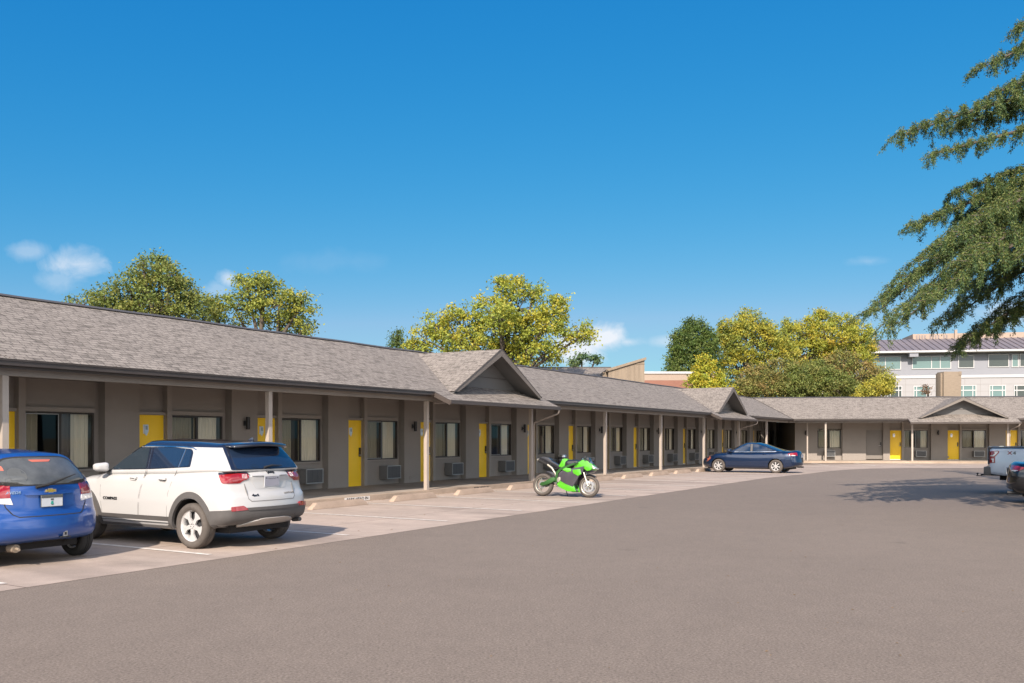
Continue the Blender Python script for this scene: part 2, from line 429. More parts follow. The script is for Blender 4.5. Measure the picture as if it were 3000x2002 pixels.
# pair up by bearing along the strip
ra=resample(inner,N); rb=[]
ob=resample(outer,1200)
j0=0
for k,p in enumerate(ra):
    t=k/(N-1)
    best=min(range(j0,len(ob)),key=lambda j:(ob[j]-p).length) if 0<k<N-1 else (0 if k==0 else len(ob)-1)
    j0=max(j0,best); rb.append(ob[j0])
sheet('parking_apron',[[a.lerp(b,t) for a,b in zip(ra,rb)] for t in np.linspace(0,1,9)],M['concrete'],.004)

def strip_mesh(name,m,y0,y1,z0,z1,sA=-10,sB=26,kind='structure',step=1.5):
    """solid strip following both wings, laid on the ground"""
    mb=MB()
    def prof(P,sa,sb,n):
        out=[]
        for k in range(n+1):
            t=k/n
            a=P(sa(y0)+(sb(y0)-sa(y0))*t,y0); b=P(sa(y1)+(sb(y1)-sa(y1))*t,y1)
            ga,gb=gz(*a),gz(*b)
            out.append(((a.x,a.y,z0+ga),(b.x,b.y,z0+gb),(b.x,b.y,z1+gb),(a.x,a.y,z1+ga)))
        return out
    secs=prof(P1,lambda y:sA,corner1,50)+prof(P3,corner3,lambda y:sB,20)[1:]
    vs=[p for s in secs for p in s]; fs=[]
    for i in range(len(secs)-1):
        for k in range(4): fs.append((4*i+k,4*i+(k+1)%4,4*i+4+(k+1)%4,4*i+4+k))
    fs+=[(0,1,2,3),tuple(4*(len(secs)-1)+k for k in (3,2,1,0))]
    mb.add(vs,fs); o=mb.build(name,m); o['kind']=kind
    return o
strip_mesh('walkway',M['walk'],15.93,19.3,-.3,.143)
kerb=strip_mesh('kerb',M['kerb'],15.72,15.93,-.3,.15)

def text_mesh(txt,size,depth=.002,align='CENTER',bold=0,shear=0,sx=1.):
    cu=bpy.data.curves.new('t','FONT'); cu.body=txt; cu.size=size; cu.extrude=depth; cu.align_x=align; cu.align_y='CENTER'; cu.offset=bold; cu.shear=shear; cu.resolution_u=3
    o=bpy.data.objects.new('t',cu); COL.objects.link(o)
    dg=bpy.context.evaluated_depsgraph_get(); me=bpy.data.meshes.new_from_object(o.evaluated_get(dg))
    COL.objects.unlink(o); bpy.data.objects.remove(o)
    if sx!=1: me.transform(Matrix.Diagonal((sx,1,1,1)))
    me.materials.clear()
    return me
def text_obj(name,txt,size,m,parent,Mx,**k):
    """text stands upright in the x-z plane of Mx, read from -y"""
    me=text_mesh(txt,size,**k); me.transform(Matrix.Rotation(R(90),4,'X')); me.materials.append(m)
    o=bpy.data.objects.new(name,me); return link(o,parent,Mx)
for (s0,white) in ((18.1,True),(24.2,False)):
    base=F1@Matrix.Translation((s0+.45,15.72,.085))
    if white:
        mb=MB().box(-.52,.5,-.004,-.001,-.055,.055); mb.build('stencil_patch',M['stencil'],kerb,base)
    text_obj('painted_lettering','PARK HEAD IN',.105,M['black'],kerb,base@Matrix.Translation((0,-.007,0)),bold=.002,sx=1.25)

# painted stall lines
mb=MB()
for k in range(-5,18):
    s=9.15+3.05*k
    y0=10.55 if s<40 else 10.9
    for j in range(8):
        a=y0+(15.2-y0)*j/8; b=y0+(15.2-y0)*(j+1)/8
        pts=[P1(s-.05,a),P1(s+.05,a),P1(s+.05,b),P1(s-.05,b)]
        mb.add([(p.x,p.y,gz(*p)+.011) for p in pts],[(0,1,2,3)])
for k in range(0,9):
    s=1.2+2.9*k
    pts=[P3(s-.05,9.6),P3(s+.05,9.6),P3(s+.05,15.2),P3(s-.05,15.2)]
    mb.add([(p.x,p.y,gz(*p)+.011) for p in pts],[(0,1,2,3)])
o=mb.build('parking_lines',M['line']); o['kind']='structure'

# wheel stops
mb=MB()
L=1.02
secf=[(-.09,0),(.09,0),(.065,.125),(-.065,.125)]
vs=[(x*1.,y,z) for x in (-L,L) for y,z in [(-.09,0),(.09,0)]]
b=[(-L,-.09,0),(L,-.09,0),(L,.09,0),(-L,.09,0)]; t=[(-L+.2,-.065,.155),(L-.2,-.065,.155),(L-.2,.065,.155),(-L+.2,.065,.155)]
mb.hexa(b,t)
stop0=mb.build('wheel_stop',M['stop'],None,Matrix.Identity(4),bevel=.012)
desc={-3:'worn concrete wheel stop in front of the blue hatchback',-2:'concrete wheel stop hidden behind the white SUV',
 -1:'concrete wheel stop in the empty stall just right of the white SUV',0:'cracked concrete wheel stop below the white PARK HEAD IN patch on the kerb',
 1:'long concrete wheel stop at the foot of the post left of the first gable',2:'pale concrete wheel stop below the black lettering under the first gable',
 3:'short stretch of pale concrete wheel stop just behind the green motorcycle rear wheel'}
first=True
for k in range(-3,15):
    s=16.98+3.05*k-(.0 if k else .02)
    if k==-1: s=13.85
    p=F1@Vector((s,14.97,0)); Mx=Matrix.Translation((p.x,p.y,gz(p.x,p.y)+.006))@Matrix.Rotation(R(59.42+random.uniform(-1.2,1.2)),4,'Z')
    if first: o=stop0; o.matrix_local=Mx; WM[o.name]=Mx; first=False
    else: o=copy_tree(stop0,None,Mx)
    tag(o,desc.get(k,'far concrete wheel stop along the kerb between the motorcycle and the navy sedan'),'wheel stop','concrete wheel stops along the kerb')
    if k==9: o['label']='concrete wheel stop right at the nose of the navy sedan'

# ------------------------------------------------------------------ motel
motel=empty('motel_building',Matrix.Translation((F1@Vector((25,19,0))).to_3d()),'long single-storey taupe motel with yellow doors and grey shingle roof bent round the car park','motel')
def dz1(s): return -.0017*(s-8)
S1=Matrix.Identity(4); S1[2][0]=-.0017; S1[2][3]=.0017*8
F1s=F1@S1
def PL(y): return 3.13+(y-15.58)*.47
WALLZ=3.02
def rnd(a,b): return random.uniform(a,b)

# ---- protos (built at identity, then copied)
def build_door(grey=False):
    m=M['greydoor'] if grey else M['door']
    w=.86
    mb=MB().box(0,w,0,.045,0,2.12)
    d=mb.build('door',m,motel,Matrix.Identity(4),bevel=.004)
    h=MB()
    h.box(w-.125,w-.055,-.03,-.001,.95,1.24)
    h.tube([(w-.09,-.02,1.0),(w-.09,-.06,1.0),(w-.20,-.065,1.0)],.011,8,1)
    h.box(w-.12,w-.06,-.036,-.031,1.13,1.21,2)
    h.build('door_handle',[M['handle'],M['silver'],M['frame']],d,Matrix.Identity(4))
    if not grey:
        p=MB()
        p.box(w*.38-.075,w*.38-.045,-.012,-.001,1.66,1.88,0)
        p.prism([(w*.38-.04,1.88),(w*.38+.07,1.88),(w*.38+.08,1.72),(w*.38+.02,1.60),(w*.38-.04,1.66)],-.014,-.001,'y',1)
        p.prism([(w*.38-.01,1.85),(w*.38+.045,1.85),(w*.38+.05,1.75),(w*.38-.01,1.76)],-.018,-.0145,'y',2)
        p.build('number_plate',[M['white'],M['silver'],M['frame2']],d,Matrix.Identity(4))
        t=MB().box(-.01,w+.01,-.03,.05,-.035,-.003); t.build('threshold',M['white'],d,Matrix.Identity(4))
        t=MB().box(w+.001,w+.02,-.002,.04,0,2.12); t.build('door_edge_strip',M['white'],d,Matrix.Identity(4))
    return d
def curtain_mesh(x0,x1,z0,z1,y,amp,pitch,seed):
    r=random.Random(seed); n=max(6,int((x1-x0)/pitch*6)); vs=[];fs=[]
    ph=r.uniform(0,6)
    for i in range(n+1):
        x=x0+(x1-x0)*i/n; yy=y+amp*math.sin(ph+2*math.pi*(x-x0)/pitch+.6*math.sin(9*x))
        x+=.008*math.sin(17*x+ph)
        vs+=[(x,yy,z0),(x,yy*.98+.02*y,z1)]
    for i in range(n): fs.append((2*i,2*i+2,2*i+3,2*i+1))
    return vs,fs
def build_window(var):
    W,z0,z1=1.68,1.0,2.29
    f=MB(); t=.035
    f.box(0,W,-.035,.04,z0,z0+t).box(0,W,-.035,.04,z1-t,z1).box(0,t,-.034,.04,z0+t,z1-t).box(W-t,W,-.034,.04,z0+t,z1-t)
    f.box(W*.5-.03,W*.5+.03,-.03,.03,z0+t,z1-t)
    w=f.build('window',M['frame'],motel,Matrix.Identity(4))
    e=MB(); e.box(t,t+.018,-.036,-.02,z0+t,z1-t).box(t,W*.5-.03,-.036,-.02,z1-t-.018,z1-t).box(W*.5-.05,W*.5-.032,-.036,-.031,z0+t,z1-t).box(t,W*.5-.03,-.036,-.02,z0+t,z0+t+.018)
    e.build('screen_frame',M['frame2'] if var%2 else M['frame'],w,Matrix.Identity(4))
    MB().add([(t,0.012,z0+t),(W*.5-.03,0.012,z0+t),(W*.5-.03,0.012,z1-t),(t,0.012,z1-t)],[(0,1,2,3)]).build('pane',M['screen'],w,Matrix.Identity(4))
    MB().add([(W*.5+.03,0.0,z0+t),(W-t,0.0,z0+t),(W-t,0.0,z1-t),(W*.5+.03,0.0,z1-t)],[(0,1,2,3)]).build('pane',M['glass'],w,Matrix.Identity(4))
    c=MB(); d=MB()
    lay=[[(.88,1.64),(.05,.62)],[(1.22,1.64),(.03,.42)],[(.86,1.64),(.04,.78)],[(1.05,1.64),(.25,.78)]][var]
    for i,(a,b) in enumerate(lay):
        v_,f_=curtain_mesh(a,b,z0-.05,z1+.05,.14,.022,.13,var*7+i); MB().add(v_,f_).build('curtain',M['curtain'],w,Matrix.Identity(4),smooth=True)
    lay2=[[(.60,.80)],[(.95,1.25)],[],[(.86,1.08)]][var]
    for i,(a,b) in enumerate(lay2):
        v_,f_=curtain_mesh(a,b,z0-.05,z1+.05,.19,.022,.12,var*5+i+3); d.add(v_,f_)
    if lay2: d.build('blackout_drape',M['curtain2'],w,Matrix.Identity(4),smooth=True)
    return w
def build_ac():
    a=MB().box(0,.72,0,.34,0,.43); a=a.build('air_conditioner',M['ac'],motel,Matrix.Identity(4),bevel=.008)
    f=MB(); t=.022
    f.box(-.005,.725,-.02,-.002,-.005,t).box(-.005,.725,-.02,-.002,.43-t,.435).box(-.005,t,-.019,-.002,t,.43-t).box(.72-t,.725,-.019,-.002,t,.43-t)
    f.build('grille_frame',M['acframe'],a,Matrix.Identity(4))
    gsl=MB()
    for i in range(13):
        z=.03+i*.0295; gsl.hexa([(.03,-.016,z),(.69,-.016,z),(.69,-.003,z+.012),(.03,-.003,z+.012)],[(.03,-.016,z+.006),(.69,-.016,z+.006),(.69,-.003,z+.018),(.03,-.003,z+.018)])
    for x in (.25,.47): gsl.box(x,x+.01,-.018,-.0165,.025,.405)
    gsl.build('grille',M['acgrille'],a,Matrix.Identity(4))
    return a
def build_lamp():
    l=MB(); l.box(-.05,.05,-.02,0,-.07,.07); l.box(-.015,.015,-.10,-.02,-.015,.015)
    l.tube([(0,-.13,.0),(0,-.13,.17)],[.055,.055],14); l.tube([(0,-.13,-.17),(0,-.13,-.001)],[.055,.055],14)
    return l.build('wall_lamp',M['lamp'],motel,Matrix.Identity(4),smooth=True)
def build_vent():
    l=MB(); l.box(0,.32,-.012,0,0,.12)
    for i in range(4): l.box(.02,.30,-.018,-.0125,.015+i*.026,.028+i*.026)
    return l.build('wall_vent',M['wall'],motel,Matrix.Identity(4))
protos={}
def use(kind,F,x,y,z,builder):
    Mx=F@Matrix.Translation((x,y,z))
    if kind not in protos:
        o=builder(); protos[kind]=o
        # move the first one into place with its children
        def move(o,par,Mn,Mo):
            rel=Mo.inverted()@WM[o.name]
            new=Mn@rel; o.matrix_local=WM[par.name].inverted()@new; 
            for c in CH.get(o.name,[]): pass
            return new
        new=Mx; kids=CH.get(o.name,[]); rel=[WM[o.name].inverted()@WM[k.name] for k in kids]
        o.matrix_local=WM[motel.name].inverted()@new; WM[o.name]=new.copy()
        for k,r_ in zip(kids,rel): WM[k.name]=new@r_
        return o
    return copy_tree(protos[kind],motel,Mx)

def wing(F,Fs,dz,mods,panels,extra,name_lab,sA,sB,posts,lamps,vents):
    """mods: window-left positions; panels: (x0,x1) projecting walls"""
    w=MB(); H=WALLZ
    for a,b in panels: w.box(a,b,18.91,19.36,-.3,H,0,Fs)
    for m_ in mods:
        tr=MB()
        w.box(m_-1.02,m_-.15,19.17,19.34,2.36,H,0,Fs)                 # above door
        w.box(m_,m_+1.70,19.15,19.34,2.40,H,0,Fs)                     # transom panel
        w.box(m_,m_+1.70,19.15,19.34,-.3,.955,0,Fs)                   # below window
        tr.box(m_-.15,m_,18.99,19.345,-.3,H-.002,0,Fs)                # mullion post
        tr.box(m_-1.02,m_-.15,19.06,19.343,2.29,2.36,0,Fs)
        tr.box(m_,m_+1.70,19.06,19.343,2.30,2.40,0,Fs)
        tr.box(m_,m_+1.70,19.07,19.343,.955,1.0,0,Fs)
        w.box(m_+1.70,m_+1.86,19.155,19.345,-.3,H-.003,0,Fs)
        tr.box(m_-1.02,m_-.15,19.12,19.342,-.3,.16,0,Fs)
        tr.box(m_-.155-.012,m_-.15,19.10,19.342,.16,2.29,0,Fs)
        tr.build('bay_trim',M['trim'],motel)
    for a,b,c,d,e,f_,g_ in extra: w.box(a,b,c,d,e,f_,0,Fs)
    w.build('wall',M['wall'],motel)
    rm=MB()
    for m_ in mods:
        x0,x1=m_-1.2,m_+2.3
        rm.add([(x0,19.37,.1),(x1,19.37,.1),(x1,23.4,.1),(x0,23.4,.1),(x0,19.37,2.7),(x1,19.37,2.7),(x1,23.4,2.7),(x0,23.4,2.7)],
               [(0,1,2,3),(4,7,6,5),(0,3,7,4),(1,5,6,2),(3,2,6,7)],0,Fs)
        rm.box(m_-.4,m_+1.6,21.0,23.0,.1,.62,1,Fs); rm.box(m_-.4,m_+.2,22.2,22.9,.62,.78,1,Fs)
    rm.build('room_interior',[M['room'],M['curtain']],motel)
    for i,m_ in enumerate(mods):
        z=dz(m_)
        use('door',F,m_-1.02,19.115,.165+z,build_door)
        v=[2,0,2,0,2,1,2,3,0,1,2,0,3,2,1,0,2,3,2,0,1][(i+5)%21]
        use('win%d'%v,F,m_+.01,19.11,z,lambda v=v:build_window(v))
        use('ac',F,m_+.78,18.80,.36+z,build_ac)
    for x in lamps: use('lamp',F,x,18.91,2.12+dz(x),build_lamp)
    for x in vents: use('vent',F,x,18.909,.28+dz(x),build_vent)
    for x,yo,wd in posts:
        Mx=F@Matrix.Translation((x,15.89+yo,dz(x)))
        gzz=gz(*(Mx.translation.xy))
        mb=MB().box(-wd/2,wd/2,-wd/2,wd/2,gzz-dz(x)+.02,2.83); mb.box(-wd*.8,wd*.8,-wd*.5-.03,wd*.5+.03,gzz-dz(x)+.01,gzz-dz(x)+.035 if yo==0 else gzz-dz(x)+.16)
        mb.build('post',M['post'],motel,Mx)

def roof_sheet(F,Fs,sa,sb,n,nm):
    """gable roof; sa,sb functions of local y"""
    mb=MB(); rows=[15.50,15.56,16.2,17.1,18.0,18.7,19.03,22.6,26.0]
    rr=random.Random(5)
    sag=[rr.uniform(-.012,.012) for _ in range(n+1)]; sag[0]=sag[-1]=0
    def Z(y,k):
        z=PL(y) if y<=19.03 else PL(19.03)-(y-19.03)*.25
        return z+(sag[k]*min(1,max(0,(y-15.6)/2)))
    idx={}
    vs=[];uv=[]
    for y in rows:
        for k in range(n+1):
            s=sa(y)+(sb(y)-sa(y))*k/n
            vs.append((s,y,Z(y,k))); uv.append((s,(y-15.50)*1.105))
    fs=[];uvs=[]
    for i in range(len(rows)-1):
        for k in range(n):
            q=(i*(n+1)+k,i*(n+1)+k+1,(i+1)*(n+1)+k+1,(i+1)*(n+1)+k); fs.append(q); uvs.append([uv[a] for a in q])
    mb.add(vs,fs,0,Fs,uvs)
    r=mb.build('roof',M['roof'],motel,uv=True)
    # ridge cap of bent shingles
    c=MB(); L=[]
    for k in range(n+1):
        s=sa(19.03)+(sb(19.03)-sa(19.03))*k/n; L.append((s,Z(19.03,k)))
    for (s0_,z0_),(s1_,z1_) in zip(L,L[1:]):
        c.hexa([(s0_,18.90,z0_-.045),(s1_,18.90,z1_-.045),(s1_,19.03,z1_+.006),(s0_,19.03,z0_+.006)],[(s0_,18.89,z0_-.03),(s1_,18.89,z1_-.03),(s1_,19.03,z1_+.03),(s0_,19.03,z0_+.03)],0,Fs)
        c.hexa([(s0_,19.031,z0_+.006),(s1_,19.031,z1_+.006),(s1_,19.18,z1_-.03),(s0_,19.18,z0_-.03)],[(s0_,19.031,z0_+.03),(s1_,19.031,z1_+.03),(s1_,19.19,z1_-.015),(s0_,19.19,z0_-.015)],0,Fs)
    c.build('ridge_cap',M['roofedge'],r)
    return r
def seg(mb,Fs,sa,sb,y0,y1,z0,z1,mi=0):
    mb.hexa([(sa(y0),y0,z0),(sb(y0),y0,z0),(sb(y1),y1,z0),(sa(y1),y1,z0)],[(sa(y0),y0,z1),(sb(y0),y0,z1),(sb(y1),y1,z1),(sa(y1),y1,z1)],mi,Fs)
C=lambda v:(lambda y:v)

def gable(F,Fs,dz,sc,hw,sl,sr,zr,side):
    """cross gable with its lowered eave; one part with sub-parts"""
    zf=3.13; k=(zr-zf)/hw
    rf=MB()
    # lowered eave plane
    y0,y1=14.95,15.499
    rf.add([(sl,y0,PL(y0)),(sr,y0,PL(y0)),(sr,y1,PL(y1)),(sl,y1,PL(y1))],[(0,1,2,3)],0,Fs,[[(sl,-.55),(sr,-.55),(sr,0),(sl,0)]])
    rf.add([(sl,y0,PL(y0)-.03),(sr,y0,PL(y0)-.03),(sr,y1,PL(y1)-.03),(sl,y1,PL(y1)-.03)],[(3,2,1,0)],0,Fs)
    # two dormer slopes
    up=.035; yP=15.58+(zr+up-3.13)/.47; yf=15.40
    for sg in (-1,1):
        A=(sc,yf,zr+up); B=(sc+sg*(hw+.06),yf,zf+up-.06*k); V=(sc+sg*(hw+.04),15.60,zf+up-.04*k); P_=(sc,yP,zr+up)
        l=hw*math.sqrt(1+k*k)
        rf.add([A,B,V,P_],[(0,1,2,3) if sg<0 else (3,2,1,0)],0,Fs,[[(yf,l),(yf,0),(15.6,0),(yP,l)] if sg<0 else [(yP,l),(15.6,0),(yf,0),(yf,l)]])
        A2,B2,V2,P2=[(a,b,c-.05) for a,b,c in (A,B,V,P_)]
        rf.add([A2,B2,V2,P2],[(3,2,1,0)],1,Fs)
    g_=rf.build('gable',[M['roof'],M['siding']],motel,uv=True)
    b=MB()
    for sg in (-1,1):   # rake boards
        th=.19
        a0=(sc,zr+up-.01); a1=(sc+sg*(hw+.05),zf+up-.01-.05*k)
        lo0=(sc,zr+up-.01-th*1.15); lo1=(sc+sg*(hw+.05-.20),zf+up-.01-.05*k-.0)
        pts=[a0,a1,lo1,lo0]
        b.prism(pts,yf-.04 if sg<0 else yf-.038,yf-.005,'y',0,Fs)
    b.build('rake_board',M['rake'],g_)
    e=MB()
    for sg in (-1,1):   # dark drip edge on top of rakes
        e.prism([(sc,zr+up+.012),(sc+sg*(hw+.06),zf+up+.012-.06*k),(sc+sg*(hw+.06),zf+up-.012-.06*k),(sc,zr+up-.012)],yf-.05,yf-.041,'y',0,Fs)
    e.build('drip_edge',M['roofedge'],g_)
    s_=MB(); yw=16.12; zb=PL(yw)-.05
    hb=hw*(zr-.02-zb)/(zr-zf)
    s_.prism([(sc-hb,zb),(sc+hb,zb),(sc,zr-.02)],yw,yw+.06,'y',0,Fs)
    h2=hb*(zr-.02-zb-.42)/(zr-.02-zb); 
    s_.box(sc-h2,sc+h2,yw-.012,yw-.001,zb+.40,zb+.42,1,Fs)
    s_.build('gable_siding',[M['siding'],M['gutter']],g_)
    gt=MB()
    gt.box(sl-.02,sr+.02,14.86,14.95,PL(14.95)-.115,PL(14.95)-.005,0,Fs)
    # sloping end boards of the lowered eave
    for s in (sl-.03,sr):
        gt.hexa([(s,14.90,PL(14.9)-.13),(s+.03,14.90,PL(14.9)-.13),(s+.03,15.46,PL(15.46)-.15),(s,15.46,PL(15.46)-.15)],
                [(s,14.90,PL(14.9)+.012),(s+.03,14.90,PL(14.9)+.012),(s+.03,15.46,PL(15.46)+.012),(s,15.46,PL(15.46)+.012)],0,Fs)
    gt.box(sl,sr,14.955,15.50,PL(14.95)-.10,PL(14.95)-.085,0,Fs)
    gt.build('gutter',M['gutter2'],g_)
    # downspout back to the post
    dp=MB(); zt=PL(14.95)-.09; sp=side
    path=[(sr-.08,14.905,zt+.03),(sr-.08,14.905,zt-.10),(sr-.10,14.95,zt-.17),(sr-.16,15.12,zt-.23),(sp+.13,15.62,zt-.40),(sp+.11,15.80,zt-.46),(sp+.11,15.84,zt-.58),(sp+.11,15.84,.16)]
    dp.tube([tuple(Fs@Vector(p)) for p in path],.036,10)
    dp.build('downspout',M['downspout'],motel,smooth=True)

# ---- left wing
mods1=[11.47+3.81*k for k in range(-4,17)]
panels1=[(m_+1.86,m_+3.81-1.02) for m_ in mods1]
lamps1=[m_+2.32 for i,m_ in enumerate(mods1) if (i-4)%2==1]
vents1=[m_+2.15 for i,m_ in enumerate(mods1) if (i-4)%2==1]
posts1=[(9.2+6.34*k,0,.115) for k in range(-2,9)]
wing(F1,F1s,dz1,mods1,panels1,[(mods1[0]-3.5,mods1[0]-1.02,18.91,19.36,-.3,WALLZ,0)],'',-8,SE,posts1,lamps1,vents1)
# ---- back wing
mods3=[8.62,12.66,16.68,20.7]
panels3=[(.81,2.40),(4.22,5.90),(7.12,7.60)]+[(m_+1.86,m_n-1.02) for m_,m_n in zip(mods3,mods3[1:])]+[(22.56,26)]
extra3=[(2.40,4.22,19.15,19.34,2.38,WALLZ,0),(2.40,4.22,19.15,19.34,-.3,.955,0),(2.40,2.46,19.04,19.345,.955,2.38,0),(4.15,4.22,19.04,19.345,.955,2.38,0),
        (5.90,7.12,19.12,19.34,2.30,WALLZ,0),(.81,1.1,19.36,26,-.3,WALLZ,0)]
dz3=lambda s:0.
posts3=[(1.34,1.2,.09),(2.36,0,.115),(8.24,0,.115),(14.58,0,.115),(20.9,0,.115)]
wing(F3,F3,dz3,mods3,panels3,extra3,'',0,26,posts3,[1.56,10.95,19.0],[11.4])
use('win2',F3,2.47,19.11,0,lambda:build_window(2)); use('ac',F3,2.95,18.80,.36,build_ac)
gd=build_door(True)
Mx=F3@Matrix.Translation((5.905,19.10,.165)); kids=CH[gd.name]; gd.matrix_local=WM[motel.name].inverted()@Mx@Matrix.Diagonal((1.405,1,1.008,1))
gd['label']='plain grey utility door between the back wing windows'
# roofs
e1=lambda y:corner1(y); e3=lambda y:corner3(y)
roof_sheet(F1,F1s,C(-9.),e1,60,1)
roof_sheet(F3,F3,e3,C(27.),22,3)
# ceilings, beams, gutters
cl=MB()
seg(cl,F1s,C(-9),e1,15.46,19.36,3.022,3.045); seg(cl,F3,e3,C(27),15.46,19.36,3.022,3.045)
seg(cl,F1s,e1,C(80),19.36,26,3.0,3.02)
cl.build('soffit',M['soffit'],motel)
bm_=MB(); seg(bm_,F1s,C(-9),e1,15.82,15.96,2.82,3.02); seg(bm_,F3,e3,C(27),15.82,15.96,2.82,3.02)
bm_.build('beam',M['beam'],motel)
bj=MB(); bj.hexa([(13.2,15.815,2.83),(13.215,15.815,2.83),(13.215,15.819,2.83),(13.2,15.819,2.83)],[(13.2,15.815,3.01),(13.215,15.815,3.01),(13.215,15.819,3.01),(13.2,15.819,3.01)],0,F1s)
g1=dict(sc=25.35,hw=2.68,sl=21.7,sr=28.56,zr=4.6,side=9.2+6.34*3); g2=dict(sc=50.95,hw=2.68,sl=47.2,sr=54.2,zr=4.6,side=9.2+6.34*7); g3_=dict(sc=11.5,hw=2.9,sl=7.85,sr=15.05,zr=4.55,side=14.58)
def gut(_,Fs,a,b):
    mb=MB()
    seg(mb,Fs,a,b,15.445,15.545,2.975,3.075); seg(mb,Fs,a,b,15.43,15.445,3.055,3.08)
    seg(mb,Fs,a,b,15.55,15.57,2.93,3.06)
    mb.build('gutter',M['gutter'],motel)
gut(0,F1s,C(-9),C(21.66)); gut(0,F1s,C(28.62),C(47.16)); gut(0,F1s,C(54.26),e1)
gut(0,F3,e3,C(7.8)); gut(0,F3,C(15.1),C(27))
for gg in (g1,g2): gable(F1,F1s,dz1,**gg)
gable(F3,F3,dz3,**g3_)
# rear and end walls close the breezeway and the back of the rooms
rw=MB(); rw.box(-9,64,25.4,25.6,-.3,3.0,0,F1s); rw.box(-9,-8.8,19.4,25.4,-.3,3.0,0,F1s); rw.box(.81,26,25.4,25.6,-.3,3.0,0,F3)
rw.box(80,80.2,17,26,-.3,3.0,0,F1s); rw.box(66,80,24.,24.2,-.3,3.,0,F1s)
rw.box(-9,-8.5,18.9,19.4,-.3,3.,0,F1s)
rw.build('rear_wall',M['wall'],motel)
# leaf litter on the eaves is a sprinkle of tiny dry leaves
# small box bin by the door
def bin_(F,s,y,lab):
    mb=MB(); mb.lathe([(0,.0),(.17,0),(.18,.02),(.18,.76),(.16,.80),(.12,.805),(.12,.76),(0,.76)],20,0,'z')
    mb.lathe([(.182,.6),(.186,.6),(.186,.68),(.182,.68)],20,1,'z')
    p=F@Vector((s,y,0)); o=mb.build('ash_bin',[M['silver'],M['handle']],None,Matrix.Translation((p.x,p.y,.145+gz(p.x,p.y))),smooth=True)
    tag(o,lab,'ash bin')
bin_(F1,35.9,18.6,'short brushed metal ash bin against the wall behind the green motorcycle seat')
bin_(F1,60.3,18.6,'small metal ash bin on the walkway behind the bonnet of the navy sedan')

fl=MB()
def leafq(p,sz,up=Vector((0,0,1)),lift=.006):
    t=Vector((random.gauss(0,1),random.gauss(0,1),random.gauss(0,.25))); t=(t-up*t.dot(up)).normalized(); q=up.cross(t)
    p=p+up*lift; fl.add([p-t*sz,p-q*sz*.5+up*sz*.25,p+t*sz,p+q*sz*.5+up*sz*.2],[(0,1,2,3)])
for k in range(420):
    s=rnd(2,66); y=15.70-abs(random.gauss(0,.25)) if random.random()<.7 else rnd(10.2,15.6)
    p=P1(s,y); leafq(Vector((p.x,p.y,gz(*p)+.008)),rnd(.012,.03))
for k in range(260):
    s=random.choice((rnd(4,21.5),rnd(29,47),rnd(55,64))); y=15.50+abs(random.gauss(0,.10)); leafq((F1s@Vector((s,y,PL(y)))),rnd(.01,.028),Vector((0,0,1)),.01)
for k in range(160):
    x=rnd(-3,12); y=rnd(5,26); 
    leafq(Vector((x,y,.004)),rnd(.01,.022))
o=fl.build('fallen_leaves',M['litter']); tag(o,'dry brown leaf litter scattered along the kerb and caught at the roof eave','leaf litter',kind='stuff')
# ------------------------------------------------------------------ vehicles
def rbox(nx,ny,nz,half,r):
    """rounded box grid: returns verts (normalised to the half sizes) and quads"""
    key={};vs=[];fs=[]
    def vert(p):
        k=tuple(round(c,5) for c in p)
        if k not in key:
            key[k]=len(vs)
            q=[p[i]*half[i] for i in range(3)]; c=[max(-(half[i]-r[i]),min(half[i]-r[i],q[i])) for i in range(3)]
            d=[(q[i]-c[i])/r[i] for i in range(3)]; l=math.sqrt(sum(x*x for x in d))
            if l>1e-6: q=[c[i]+d[i]/l*r[i] for i in range(3)]
            vs.append([q[i]/half[i] for i in range(3)])
        return key[k]
    n=(nx,ny,nz)
    for ax in range(3):
        u,v=[(1,2),(2,0),(0,1)][ax]
        for sg in (-1,1):
            for i in range(n[u]):
                for j in range(n[v]):
                    def P(a,b):
                        p=[0,0,0]; p[ax]=sg; p[u]=-1+2*a/n[u]; p[v]=-1+2*b/n[v]; return p
                    q=[vert(P(i,j)),vert(P(i+1,j)),vert(P(i+1,j+1)),vert(P(i,j+1))]
                    fs.append(tuple(q) if sg>0 else tuple(q[::-1]))
    return vs,fs
ip=lambda x,xs,ys: float(np.interp(x,xs,ys))
